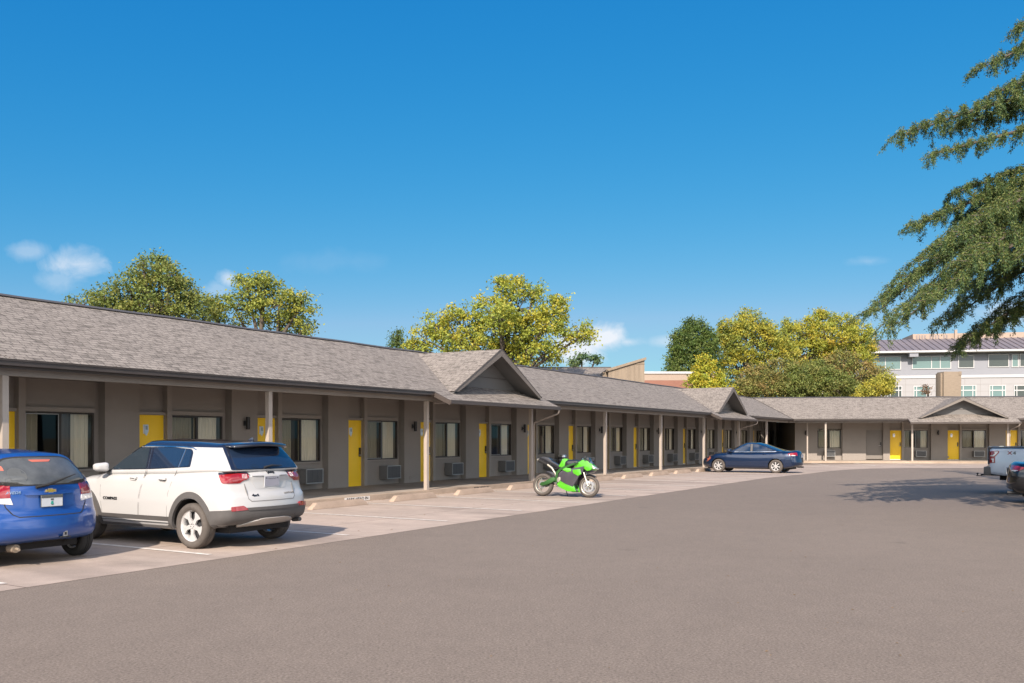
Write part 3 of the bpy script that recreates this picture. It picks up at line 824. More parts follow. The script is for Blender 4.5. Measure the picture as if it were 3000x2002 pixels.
class Car:
    def __init__(s,spec,root):
        s.p=spec; s.root=root
    def shells(s):
        p=s.p; L,W=p['L'],p['W']
        V,Fc=rbox(76,28,18,(L/2,W/2,.45),p.get('rb',(.16,.12,.10)))
        out=[]
        for a,b,c in V:
            x=(a+1)/2*L; t=(c+1)/2
            zb=ip(x,*p['bottom']); zt=ip(x,*p['belt'])
            z=zb+t*(zt-zb)
            hw=W/2*ip(x,*p['plan'])*ip(t,*p['sect'])
            y=b*hw
            wr=max(0,1-x/.75)**1.3; wf=max(0,1-(L-x)/.9)**1.3
            X=x+wr*(ip(z,*p['rear'])+p['rc']*b*b)-wf*(ip(z,*p['front'])+p['fc']*b*b)
            z-=p.get('crown',.05)*b*b*max(0,t-.5)*2*(1 if (x>p['ws'][0][0]-.2 or x<p['rw'][0][0]) else .3)
            out.append(Vector((X,y,z)))
        s.body=(out,Fc)
        if 'roof' in p:
            V,Fg=rbox(56,24,14,(1.4,W/2-.1,.3),p.get('rg',(.10,.13,.07)))
            out=[]
            for a,b,c in V:
                t=(c+1)/2; u=(a+1)/2
                xr=ip(t,[0,1],[p['rw'][0][0],p['rw'][1][0]]) if 'rwc' not in p else ip(t,*p['rwc'])
                xf=ip(t,[0,1],[p['ws'][0][0],p['ws'][1][0]]) if 'wsc' not in p else ip(t,*p['wsc'])
                x=xr+u*(xf-xr)
                x+=p.get('grc',.08)*b*b*max(0,1-u/.35)-p.get('gfc',.22)*b*b*max(0,(u-.65)/.35)
                z0=ip(x,*p['belt'])-.05
                z1=ip(x,*p['roof'])
                z=z0+t*(z1-z0)-p.get('rcrown',.05)*b*b*t
                hw=W/2*ip(x,*p['plan'])*p['sect'][1][-1]-.0-p['tumble']*t
                out.append(Vector((x,b*hw,z)))
            s.gh=(out,Fg)
        vs=[v for v in s.body[0]]; fs=list(s.body[1])
        if 'roof' in p:
            n=len(vs); vs=vs+s.gh[0]; fs=fs+[tuple(n+k for k in f) for f in s.gh[1]]
        s.bvh=BVHTree.FromPolygons(vs,fs)
    def body_mesh(s,name,m,parent,arch):
        p=s.p
        me=mesh_from(name,s.body[0],s.body[1],[m,M['under']],None,True)
        ob=bpy.data.objects.new(name,me); COL.objects.link(ob)
        cut=MB()
        for x in (p['ra'],p['ra']+p['wb']):
            for sg in (-1,1):
                y0,y1=sorted((sg*(p['W']/2-.30),sg*(p['W']/2+.2)))
                n=36; poly=[(x+arch*math.cos(2*math.pi*k/n),p['wr']+.01+arch*math.sin(2*math.pi*k/n)) for k in range(n)]
                cut.prism(poly,y0,y1,'y')
        cme=mesh_from('cut',cut.v,cut.f,M['under']); 
        bmx=bmesh.new(); bmx.from_mesh(cme); bmesh.ops.recalc_face_normals(bmx,faces=bmx.faces); bmx.to_mesh(cme); bmx.free()
        co=bpy.data.objects.new('cut',cme); COL.objects.link(co)
        md=ob.modifiers.new('b','BOOLEAN'); md.object=co; md.operation='DIFFERENCE'; md.solver='EXACT'
        dg=bpy.context.evaluated_depsgraph_get(); me2=bpy.data.meshes.new_from_object(ob.evaluated_get(dg))
        bpy.data.objects.remove(ob); bpy.data.objects.remove(co)
        me2.materials.clear(); me2.materials.append(m); me2.materials.append(M['under'])
        for f in me2.polygons:
            c=f.center; inside=False
            for x in (p['ra'],p['ra']+p['wb']):
                if math.hypot(c.x-x,c.z-p['wr']-.01)<arch+.002 and abs(c.y)<p['W']/2+.05 and (abs(f.normal.y)<.4 or abs(c.y)<p['W']/2-.25) and abs(c.y)>p['W']/2-.32 : inside=True
            if c.z<ip(c.x,*p['bottom'])+.01 : inside=True
            f.material_index=1 if inside else 0; f.use_smooth=True
        me2.set_sharp_from_angle(angle=R(38))
        o=bpy.data.objects.new(name,me2); return link(o,parent,WM[s.root.name])
    def gh_mesh(s,name,m,parent):
        me=mesh_from(name,s.gh[0],s.gh[1],m,None,True)
        o=bpy.data.objects.new(name,me); return link(o,parent,WM[s.root.name])
    def cast(s,ax,u,v):
        if ax in ('L','R'):
            sg=1 if ax=='L' else -1; o=Vector((u,3*sg,v)); d=Vector((0,-sg,0))
        elif ax in ('CL','CR'):
            cx,cy=s.p['corner']; sg=1 if ax=='CL' else -1; t=R(u*100); d0=Vector((-math.sin(t),sg*math.cos(t),0)); o=Vector((cx,sg*cy,v))+d0*3; d=-d0
        elif ax=='B': o=Vector((-2,u,v)); d=Vector((1,0,0))
        elif ax=='F': o=Vector((8,u,v)); d=Vector((-1,0,0))
        else: o=Vector((u,v,4)); d=Vector((0,0,-1))
        h=s.bvh.ray_cast(o,d); W2=s.p['W']/2
        if h[0] is not None and ax in 'LR' and abs(h[0].y)<W2*.52: h=s.bvh.find_nearest(Vector((u,(1 if ax=='L' else -1)*W2*1.02,v)))
        if h[0] is not None and ax=='B' and h[0].x>.75: h=s.bvh.find_nearest(Vector((.22,u,v)))
        if h[0] is None:
            q=o+d*(2.2 if ax not in 'LR' else 2.2); h=s.bvh.find_nearest(q)
        nrm=h[1]
        if nrm.dot(d)>0: nrm=-nrm
        return h[0],nrm
    def panel(s,name,poly,ax,off,m,parent=None,r=.03,res=.07,th=.02,bvh=None,smooth=True):
        """a real panel shaped to the shell under it; poly in (x,z) for sides, (y,z) for ends, (x,y) from above"""
        parent=parent or s.root
        zm=s.p.get('zmap')
        if zm and ax!='T': poly=[(u,ip(v,*zm)) for u,v in poly]
        pts=roundpoly(poly,r)
        if ax in 'LR' and 'roof' in s.p and name.startswith(('window','bright','door_frame','pillar')):
            mg=.022 if name=='window' else .004; W2=s.p['W']/2; q=[]
            for i,p0 in enumerate(pts):
                p1=pts[(i+1)%len(pts)]; n=max(1,int(math.hypot(p1[0]-p0[0],p1[1]-p0[1])/.05))
                q+=[(p0[0]+(p1[0]-p0[0])*k/n,p0[1]+(p1[1]-p0[1])*k/n) for k in range(n)]
            sg=1 if ax=='L' else -1; pts=[]
            for u,v in q:
                v0=v
                for _ in range(90):
                    h=s.bvh.ray_cast(Vector((u,3*sg,v)),Vector((0,-sg,0)))
                    if h[0] is not None and abs(h[0].y)>W2*.58 and abs(h[1].y)>.5: break
                    v-=.006
                pts.append((u,v-(mg if v<v0 else 0)))
        bm=bmesh.new()
        bm.faces.new([bm.verts.new((u,v,0)) for u,v in pts])
        us=[q[0] for q in pts]; vs=[q[1] for q in pts]
        for lo,hi,nrm in ((min(us),max(us),(1,0,0)),(min(vs),max(vs),(0,1,0))):
            n=max(1,int((hi-lo)/res))
            for k in range(1,n):
                c=lo+(hi-lo)*k/n
                g_=bm.verts[:]+bm.edges[:]+bm.faces[:]
                bmesh.ops.bisect_plane(bm,geom=g_,plane_co=Vector(nrm)*c,plane_no=nrm,dist=1e-5)
        nr={}
        for v in bm.verts:
            h,n_=s.cast(ax,v.co.x,v.co.y); v.co=h+n_*off; nr[v]=n_
        bd=[e for e in bm.edges if len(e.link_faces)==1]
        ret=bmesh.ops.extrude_edge_only(bm,edges=bd)
        for v in [g_ for g_ in ret['geom'] if isinstance(g_,bmesh.types.BMVert)]:
            best=min(nr.keys(),key=lambda q:(q.co-v.co).length_squared)
            v.co=v.co-nr[best]*th
        for f in bm.faces: f.smooth=True
        bmesh.ops.recalc_face_normals(bm,faces=bm.faces)
        me=bpy.data.meshes.new(name); bm.to_mesh(me); bm.free(); me.materials.append(m)
        me.set_sharp_from_angle(angle=R(45))
        o=bpy.data.objects.new(name,me); return link(o,parent,WM[s.root.name])
def roundpoly(poly,r):
    if r<=0: return [tuple(p) for p in poly]
    out=[];n=len(poly)
    for i in range(n):
        p=Vector(poly[i]); a=Vector(poly[i-1]); b=Vector(poly[(i+1)%n])
        la,lb=(a-p).length,(b-p).length; k=min(r,la*.45,lb*.45)
        pa=p+(a-p).normalized()*k; pb=p+(b-p).normalized()*k
        for t in (0,.33,.67,1):
            q=pa*(1-t)**2+p*2*t*(1-t)+pb*t*t; out.append((q.x,q.y))
    res=[out[0]]
    for q in out[1:]:
        if (Vector(q)-Vector(res[-1])).length>1e-4: res.append(q)
    return res
def arcpoly(cx,cz,r0,r1,a0,a1,n=18):
    o=[(cx+r1*math.cos(R(a0+(a1-a0)*k/n)),cz+r1*math.sin(R(a0+(a1-a0)*k/n))) for k in range(n+1)]
    i=[(cx+r0*math.cos(R(a0+(a1-a0)*k/n)),cz+r0*math.sin(R(a0+(a1-a0)*k/n))) for k in range(n,-1,-1)]
    return o+i
def wheel(root,x,y,r,w,style,tyre=None,rr=None):
    """y>0 left side. wheel > tyre, rim"""
    Mx=WM[root.name]@Matrix.Translation((x,y,r))@(Matrix.Identity(4) if y>0 else Matrix.Rotation(math.pi,4,'Z'))
    rr=rr or r*.66
    hub=MB(); hub.lathe([(0,-w*.35),(rr*.8,-w*.35),(rr*.82,0),(rr*.7,.0),(rr*.3,.02),(0,.02)],28)
    h=hub.build('wheel',M['rimdark'],root,Mx,smooth=True)
    t=MB(); a=w/2
    t.lathe([(rr-.005,-a*.8),(rr+.03,-a*.98),(r-.05,-a),(r-.018,-a*.9),(r,-a*.62),(r,-a*.2),(r-.008,-a*.18),(r-.008,-a*.12),(r,-a*.1),(r,a*.1),(r-.008,a*.12),(r-.008,a*.18),(r,a*.2),(r,a*.62),(r-.018,a*.9),(r-.05,a),(rr+.03,a*.98),(rr-.005,a*.8)],44)
    t.build('tyre',tyre or M['tyre'],h,Mx,smooth=True,angle=50)
    m=MB(); n,kind=style
    m.lathe([(rr,-a*.7),(rr-.012,-a*.6),(rr-.03,a*.2),(rr-.014,a*.66),(rr+.004,a*.82),(rr+.008,a*.78)],44)
    m.lathe([(0,a*.55),(.05,a*.55),(.06,a*.45),(.06,a*.1)],20)
    for k in range(n):
        Rk=Matrix.Rotation(2*math.pi*k/n+.3,4,'Y')
        ro=rr-.018
        if kind=='wide':
            poly=[(.03,-.03),(.06,-.035),(.13,-.028),(ro,-.092),(ro+.004,-.05),(ro+.005,.05),(ro,.092),(.13,.028),(.06,.035),(.03,.03)]
        elif kind=='twin':
            poly=None
            for sg in (-1,1):
                pl=[(.04,sg*.01),(ro,sg*.035),(ro,sg*.062),(.05,sg*.035)]
                m.prism([(c,d) for c,d in (pl if sg>0 else pl[::-1])],a*.38,a*.60,'y',0,Rk)
        else:
            poly=[(.03,-.022),(ro*.6,-.016),(ro,-.026),(ro,.026),(ro*.6,.016),(.03,.022)]
        if poly: m.prism(poly,a*.36,a*.62,'y',0,Rk)
        m.lathe([(0,a*.64),(.008,a*.64),(.009,a*.6)],8,1,'y',Rk@Matrix.Translation((.033,0,0)))
    rm=m.build('rim',[M['rim'],M['rimdark']],h,Mx,smooth=True,angle=30)
    return h
def mirror_part(car,x,z,sg,m,m2,big=1):
    W=car.p['W']/2*car.p['sect'][1][-1]
    mb=MB(); y=sg*(W+.02)
    mb.hexa([(x-.05,sg*(W-.06),z-.03),(x+.05,sg*(W-.06),z-.03),(x+.05,y+sg*.06,z-.02),(x-.03,y+sg*.06,z-.02)],[(x-.04,sg*(W-.06),z+.01),(x+.03,sg*(W-.06),z+.01),(x+.03,y+sg*.06,z+.02),(x-.03,y+sg*.06,z+.02)],1)
    a=mb.build('door_mirror',[m,m2],car.root,WM[car.root.name],bevel=0)
    b=MB(); V,Fc=rbox(8,8,8,(.07,.10,.075),(.05,.05,.05))
    b.add([(x+a_*.07+(.03*b_*sg),y+sg*.11+b_*.105,z+.06+c_*.07*(1-.15*b_*sg)) for a_,b_,c_ in V],Fc)
    hb=b.build('mirror_housing',m,a,WM[car.root.name],smooth=True,angle=80)
    return a
def plate(car,y,z,x,txt=None,w=.30,h=.15,style=0):
    Mx=WM[car.root.name]@Matrix.Translation((x,y,z))@Matrix.Rotation(R(-90),4,'Z')
    mb=MB().box(-w/2-.008,w/2+.008,-.004,.004,-h/2-.008,h/2+.008); p_=mb.build('license_plate',M['plate_dark'] if style==0 else M['plate'],car.root,Mx)
    MB().box(-w/2,w/2,-.0065,-.0045,-h/2,h/2).build('plate_face',M['plate'] if style==0 else M['plate2'],p_,Mx)
    if style==0:
        MB().box(-w/2,w/2,-.0095,-.007,h*.27,h/2).box(-.02,.02,-.0095,-.007,h*.05,h*.2).prism([(-.022,-h*.3),(.022,-h*.3),(.012,-h*.02),(-.012,-h*.02)],-.0095,-.007,'y',1).box(-.012,.018,-.0095,-.007,-h*.38,-h*.33,0).build('plate_print',[M['plate_dark'],M['teal']],p_,Mx)
    else:
        MB().box(-w/2+.02,-w/2+.045,-.0095,-.007,h*.28,h*.40).box(w/2-.045,w/2-.02,-.0095,-.007,h*.28,h*.40).build('plate_screws',M['plate_dark'],p_,Mx)
        q=MB(); q.tube([(-w*.26+w*.52*i/9,-.008,h*.30+.008*math.sin(i*2.3)) for i in range(10)],.0035,4).build('plate_print',M['plate_dark'],p_,Mx)
    return p_
def rear_text(car,name,txt,size,y,z,m,off=.006,parent=None,sx=1.2,bold=0,shear=0):
    z=ip(z,*car.p['zmap']) if 'zmap' in car.p else z
    h,n_=car.cast('B',y,z)
    q=Matrix.Translation(h+n_*off)
    ang=math.atan2(n_.z,-n_.x) ; yaw=math.atan2(n_.y,-n_.x)
    Mx=WM[car.root.name]@q@Matrix.Rotation(-yaw,4,'Z')@Matrix.Rotation(R(-90),4,'Z')@Matrix.Rotation(-ang,4,'X')
    return text_obj(name,txt,size,m,parent or car.root,Mx,sx=sx,bold=bold,depth=.0025,shear=shear)
def side_text(car,name,txt,size,x,z,m,side='R',off=.006,sx=1.2,bold=0,shear=0):
    z=ip(z,*car.p['zmap']) if 'zmap' in car.p else z
    h,n_=car.cast(side,x,z)
    rot=Matrix.Identity(4) if side=='R' else Matrix.Rotation(math.pi,4,'Z')
    Mx=WM[car.root.name]@Matrix.Translation(h+n_*off)@rot
    return text_obj(name,txt,size,m,car.root,Mx,sx=sx,bold=bold,depth=.0025,shear=shear)
def car_root(s,y_rear,name,label,cat,flip=True,zz=None,F=F1,rot=0):
    """rear axle... nose into the building (+local y) when flip"""
    p=F@Vector((s,y_rear,0)); z=gz(p.x,p.y)+.006
    ang=math.atan2((F.to_3x3()@Vector((0,1,0))).y,(F.to_3x3()@Vector((0,1,0))).x)+R(rot)
    if not flip: ang+=math.pi
    return empty(name,Matrix.Translation((p.x,p.y,z))@Matrix.Rotation(ang,4,'Z'),label,cat)

# ================= white compact SUV
def build_suv():
    root=car_root(10.38,10.46,'parked_suv','white compact SUV with black roof and grey cladding, parked beside the blue hatchback','suv')
    spec=dict(corner=(.45,.40),L=4.40,W=1.84,H=1.64,wb=2.636,ra=.90,wr=.352,
      bottom=([0,.35,.8,3.7,4.1,4.4],[.42,.34,.26,.26,.30,.36]),
      zmap=([0,.6,1.12,1.49,1.64],[0,.6,1.21,1.55,1.70]), belt=([0,.25,.8,1.4,3.25,3.6,4.1,4.4],[1.20,1.235,1.215,1.18,1.13,1.11,1.04,.92]),
      plan=([0,.2,.5,1.0,3.4,3.9,4.2,4.4],[.93,.965,.99,1,1,.985,.95,.90]),
      sect=([0,.12,.3,.5,.7,.88,1],[.95,.985,.995,1,.985,.955,.925]),
      rear=([.3,.45,.62,.80,.88,1.04,1.12,1.25],[.16,.02,.0,.03,.085,.11,.10,.15]), rc=.16,
      front=([.3,.5,.7,.9,1.05],[.10,0,0,.05,.15]), fc=.28, crown=.06,
      ws=[(3.42,),(2.62,)], rw=[(.12,),(.50,)],
      rwc=([0,.3,.6,.85,1],[.13,.20,.30,.40,.44]), wsc=([0,.5,.85,1],[3.45,3.02,2.66,2.5]),
      roof=([.3,.6,1.2,2.0,2.6,3.5],[1.61,1.65,1.685,1.70,1.68,1.62]), tumble=.20, grc=.10,gfc=.30, rcrown=.045)
    c=Car(spec,root); c.shells()
    W=M['white_paint']
    c.body_mesh('body',W,root,.415)
    zt=1.553
    Pl=[((0,0,zt),(-.012,0,1)),((2.93,0,1.20),(.553,0,.833))]   # roof line, then the slope of the front pillars
    for nm,mm,top,fr in (('cabin',W,0,0),('roof_panel',M['roof_black'],1,0),('windscreen',M['carglass2'],0,1)):
        bm=bmesh.new(); bm.from_mesh(mesh_from('t',c.gh[0],c.gh[1],mm,None,True))
        bmesh.ops.bisect_plane(bm,geom=bm.verts[:]+bm.edges[:]+bm.faces[:],plane_co=Pl[0][0],plane_no=Pl[0][1],dist=1e-5,clear_inner=bool(top),clear_outer=not top)
        if not top: bmesh.ops.bisect_plane(bm,geom=bm.verts[:]+bm.edges[:]+bm.faces[:],plane_co=Pl[1][0],plane_no=Pl[1][1],dist=1e-5,clear_inner=bool(fr),clear_outer=not fr)
        me=bpy.data.meshes.new(nm); bm.to_mesh(me); bm.free(); me.materials.append(mm); link(bpy.data.objects.new(nm,me),root,WM[root.name])
    for sd in 'RL':
        # roof side band and D pillar trim
        glass=[(1.02,1.17),(1.06,1.43),(1.12,1.475),(1.6,1.505),(2.3,1.50),(2.58,1.47),(3.02,1.24),(3.13,1.115),(2.9,1.095),(1.9,1.12)]
        c.panel('window_surround',[(a,b) for a,b in glass],sd,.005,M['roof_black'],r=.03,res=.08)
        c.panel('bright_window_line',[(1.0,1.452),(1.09,1.487),(1.3,1.500),(2.1,1.512),(2.5,1.500),(2.56,1.486),(2.57,1.494),(2.5,1.512),(2.1,1.524),(1.3,1.512),(1.08,1.498),(.985,1.46)],sd,.014,M['chrome'],r=0,res=.1)
        for nm,pl,mm in (('window',[(1.06,1.185),(1.09,1.42),(1.13,1.455),(1.23,1.465),(1.27,1.16)],M['carglass2']),
                      ('window',[(1.32,1.155),(1.27,1.47),(1.6,1.492),(2.00,1.492),(1.96,1.13),(1.9,1.13)],M['carglass2']),
                      ('window',[(2.06,1.125),(2.12,1.49),(2.3,1.487),(2.56,1.455),(2.97,1.24),(3.04,1.115),(2.9,1.105)],M['carglass'])):
            c.panel(nm,pl,sd,.010,mm,r=.025,res=.08)
        for x0,z0,x1,z1 in ((1.285,1.16,1.25,1.47),(2.015,1.13,2.065,1.49)):
            c.panel('door_frame_line',[(x0,z0),(x0+.012,z0),(x1+.012,z1),(x1,z1)],sd,.0115,M['chrome'],r=0)
        # doors with shut lines
        rd=[(1.30,1.13),(1.36,.95),(1.42,.80),(1.44,.60),(1.44,.47),(2.12,.47),(2.10,.75),(2.03,1.00),(2.02,1.11)]
        fd=[(2.05,1.11),(2.055,1.00),(2.12,.75),(2.14,.47),(3.05,.47),(3.10,.75),(3.13,1.00),(3.10,1.09)]
        for pl,nm in ((rd,'rear_door'),(fd,'front_door')):
            for a,b in zip(pl,pl[1:]+pl[:1]):
                a_=Vector(a);b_=Vector(b); 
                if a_.z if False else (a_.y>1.08 and b_.y>1.08): continue
                d=(b_-a_).normalized(); n_=Vector((-d.y,d.x))*.003
                c.panel('shut_line',[tuple(a_-n_),tuple(b_-n_),tuple(b_+n_),tuple(a_+n_)],sd,.0025,M['seamw'],r=0,res=.12,th=.01)
        for x in (1.50,2.22):
            c.panel('handle_recess',[(x,1.0),(x+.15,1.01),(x+.15,.96),(x,.95)],sd,.002,M['seamw'],r=.02,res=.05)
            c.panel('door_handle',[(x-.02,1.003),(x+.17,1.013),(x+.17,.987),(x-.02,.977)],sd,.035,W,r=.012,res=.05,th=.03)
        # cladding
        c.panel('wheel_arch_trim',arcpoly(.90,.352,.408,.488,-8,188,26),sd,.020,M['cladding'],r=0,res=.09,th=.05)
        c.panel('wheel_arch_trim',arcpoly(3.536,.352,.408,.488,-8,188,26),sd,.020,M['cladding'],r=0,res=.09,th=.05)
        c.panel('sill_trim',[(1.37,.30),(1.37,.475),(3.07,.475),(3.07,.30)],sd,.018,M['cladding'],r=.02,res=.1,th=.04)
        c.panel('sill_crease',[(1.38,.375),(1.38,.382),(3.06,.382),(3.06,.375)],sd,.0195,M['seam'],r=0,res=.2,th=.01)
        c.panel('rear_corner_trim',[(-.03,.40),(-.03,.60),(.30,.615),(.80,.625),(.80,.40)],'C'+sd,.024,M['cladding'],r=.0,res=.04,th=.05)
        # tail lamp wraps round the corner
        cx='C'+sd
        c.panel('taillight',[(.11,1.065),(.5,1.078),(.84,1.068),(.87,1.04),(.80,1.005),(.66,.99),(.56,.955),(.2,.955)],cx,.012,M['red'],r=.03,res=.035,th=.03)
        c.panel('taillight_rim',[(.09,1.088),(.5,1.10),(.87,1.085),(.90,1.05),(.87,1.066),(.5,1.081),(.11,1.066)],cx,.016,M['roof_black'],r=0,res=.035,th=.03)
        c.panel('lamp_lens_clear',[(.34,1.06),(.52,1.066),(.56,.99),(.48,.968),(.38,.97)],cx,.016,M['darkred'],r=.02,res=.03)
        for k in range(4): c.panel('lamp_led',[(.80-.045*k,1.062),(.785-.045*k,1.062),(.765-.045*k,1.02),(.78-.045*k,1.02)],cx,.017,M['clear'],r=0)
        # front lamp
        c.panel('headlight',[(4.0,.93),(4.3,.90),(4.3,.80),(4.05,.82)],sd,.01,M['clear'],r=.02,res=.05)
        mirror_part(c,2.98,1.17,1 if sd=='L' else -1,W,M['seam'])
    # rear face
    for sg in (-1,1):
        c.panel('reflector',[(sg*.78,.655),(sg*.60,.665),(sg*.52,.612),(sg*.78,.60)],'B',.032,M['red'],r=.01,res=.04,th=.03)
    rg=[(-.60,1.14),(-.62,1.20),(-.56,1.44),(-.50,1.475),(.50,1.475),(.56,1.44),(.62,1.20),(.60,1.14)]
    c.panel('rear_pillar_trim',[(-.70,1.13),(-.68,1.24),(-.64,1.40),(-.60,1.54),(.60,1.54),(.64,1.40),(.68,1.24),(.70,1.13)],'B',.006,M['roof_black'],r=.03,res=.06,th=.04)
    c.panel('rear_window',rg,'B',.014,M['carglass2'],r=.05,res=.06)
    # spoiler
    sp=MB(); V,Fc=rbox(8,20,5,(.15,.60,.035),(.05,.10,.025))
    sp.add([(.33+a*.13+.10*b*b,b*.57,1.618+k_*.032+a*.012-.035*b*b) for a,b,k_ in V],Fc); sp.build('spoiler',M['roof_black'],root,WM[root.name],smooth=True,angle=70)
    an=MB().hexa([(.50,-.012,1.65),(.62,-.025,1.65),(.62,.025,1.65),(.50,.012,1.65)],[(.50,-.004,1.72),(.55,-.008,1.715),(.55,.008,1.715),(.50,.004,1.72)]); an.build('antenna_fin',M['roof_black'],root,WM[root.name],bevel=.004)
    wp=MB(); hA,_=c.cast('B',.02,1.26); wp.tube([(hA.x-.03,.10,1.25),(hA.x-.04,-.05,1.28),(hA.x-.025,-.28,1.27)],[.018,.013,.006],6); wp.build('rear_wiper',M['seam'],root,WM[root.name])
    # hatch shut line
    hl=[(-.70,1.12),(-.70,1.09),(-.50,.94),(-.49,.75),(-.44,.715),(.44,.715),(.49,.75),(.50,.94),(.70,1.09),(.70,1.12)]
    for a,b in zip(hl,hl[1:]):
        a_=Vector(a);b_=Vector(b); d=(b_-a_).normalized(); n_=Vector((-d.y,d.x))*.005
        c.panel('shut_line',[tuple(a_-n_),tuple(b_-n_),tuple(b_+n_),tuple(a_+n_)],'B',.003,M['seamw'],r=0,res=.12,th=.01)
    # plate recess
    c.panel('plate_recess',[(-.36,1.03),(-.38,.98),(-.30,.87),(.30,.87),(.38,.98),(.36,1.03)],'B',.003,M['seamw'] if False else M['white_paint'],r=.04,res=.05)
    c.panel('tailgate_grip',[(-.37,1.052),(-.37,1.036),(.37,1.036),(.37,1.052)],'B',.022,W,r=.005,res=.06,th=.03)
    h,_=c.cast('B',0,1.03); plate(c,0,1.03,h.x-.018,style=1)
    rear_text(c,'badge','Jeep',.085,-.02,1.085,M['black_paint'],bold=.002,sx=1.1)
    rear_text(c,'badge','4x4',.06,.36,.79,M['black_paint'],bold=.002,sx=1.4)
    rear_text(c,'badge','LATITUDE',.042,-.36,.795,M['seamw'],sx=1.3)
    rear_text(c,'badge','TRAIL',.045,-.03,.695,M['black_paint'],sx=1.2,bold=.001) if False else None
    side_text(c,'badge','COMPASS',.066,2.83,.70,M['black_paint'],'L',sx=1.25,bold=.002)
    side_text(c,'badge','COMPASS',.066,2.83,.70,M['black_paint'],'R',sx=1.25,bold=.002)
    # lower bumper
    c.panel('rear_bumper_trim',[(-.62,.618),(-.5,.61),(.5,.61),(.62,.618),(.62,.40),(-.62,.40)],'B',.024,M['cladding'],r=.02,res=.05,th=.06)
    c.panel('bumper_step',[(-.55,.635),(-.52,.60),(.52,.60),(.55,.635)],'B',.034,M['cladding'],r=.005,res=.05)
    c.panel('skid_plate',[(-.50,.36),(-.56,.385),(-.40,.455),(-.2,.475),(.2,.475),(.40,.455),(.56,.385),(.50,.36)],'B',.036,M['skid'],r=.02,res=.05,th=.04)
    ex=MB(); ex.tube([(.22,-.60,.37),(.06,-.60,.385)],.035,12);  ex.build('exhaust',M['rimdark'],root,WM[root.name],smooth=True)
    ub=MB(); ub.box(.35,4.0,-.62,.62,.24,.42); ub.box(.7,1.1,-.7,.7,.28,.38); ub.build('underbody',M['under'],root,WM[root.name])
    for x in (.90,3.536):
        for y in (.80,-.80): wheel(root,x,y,.352,.225,(5,'wide'),rr=.245,tyre=M['tyre'])
    return c
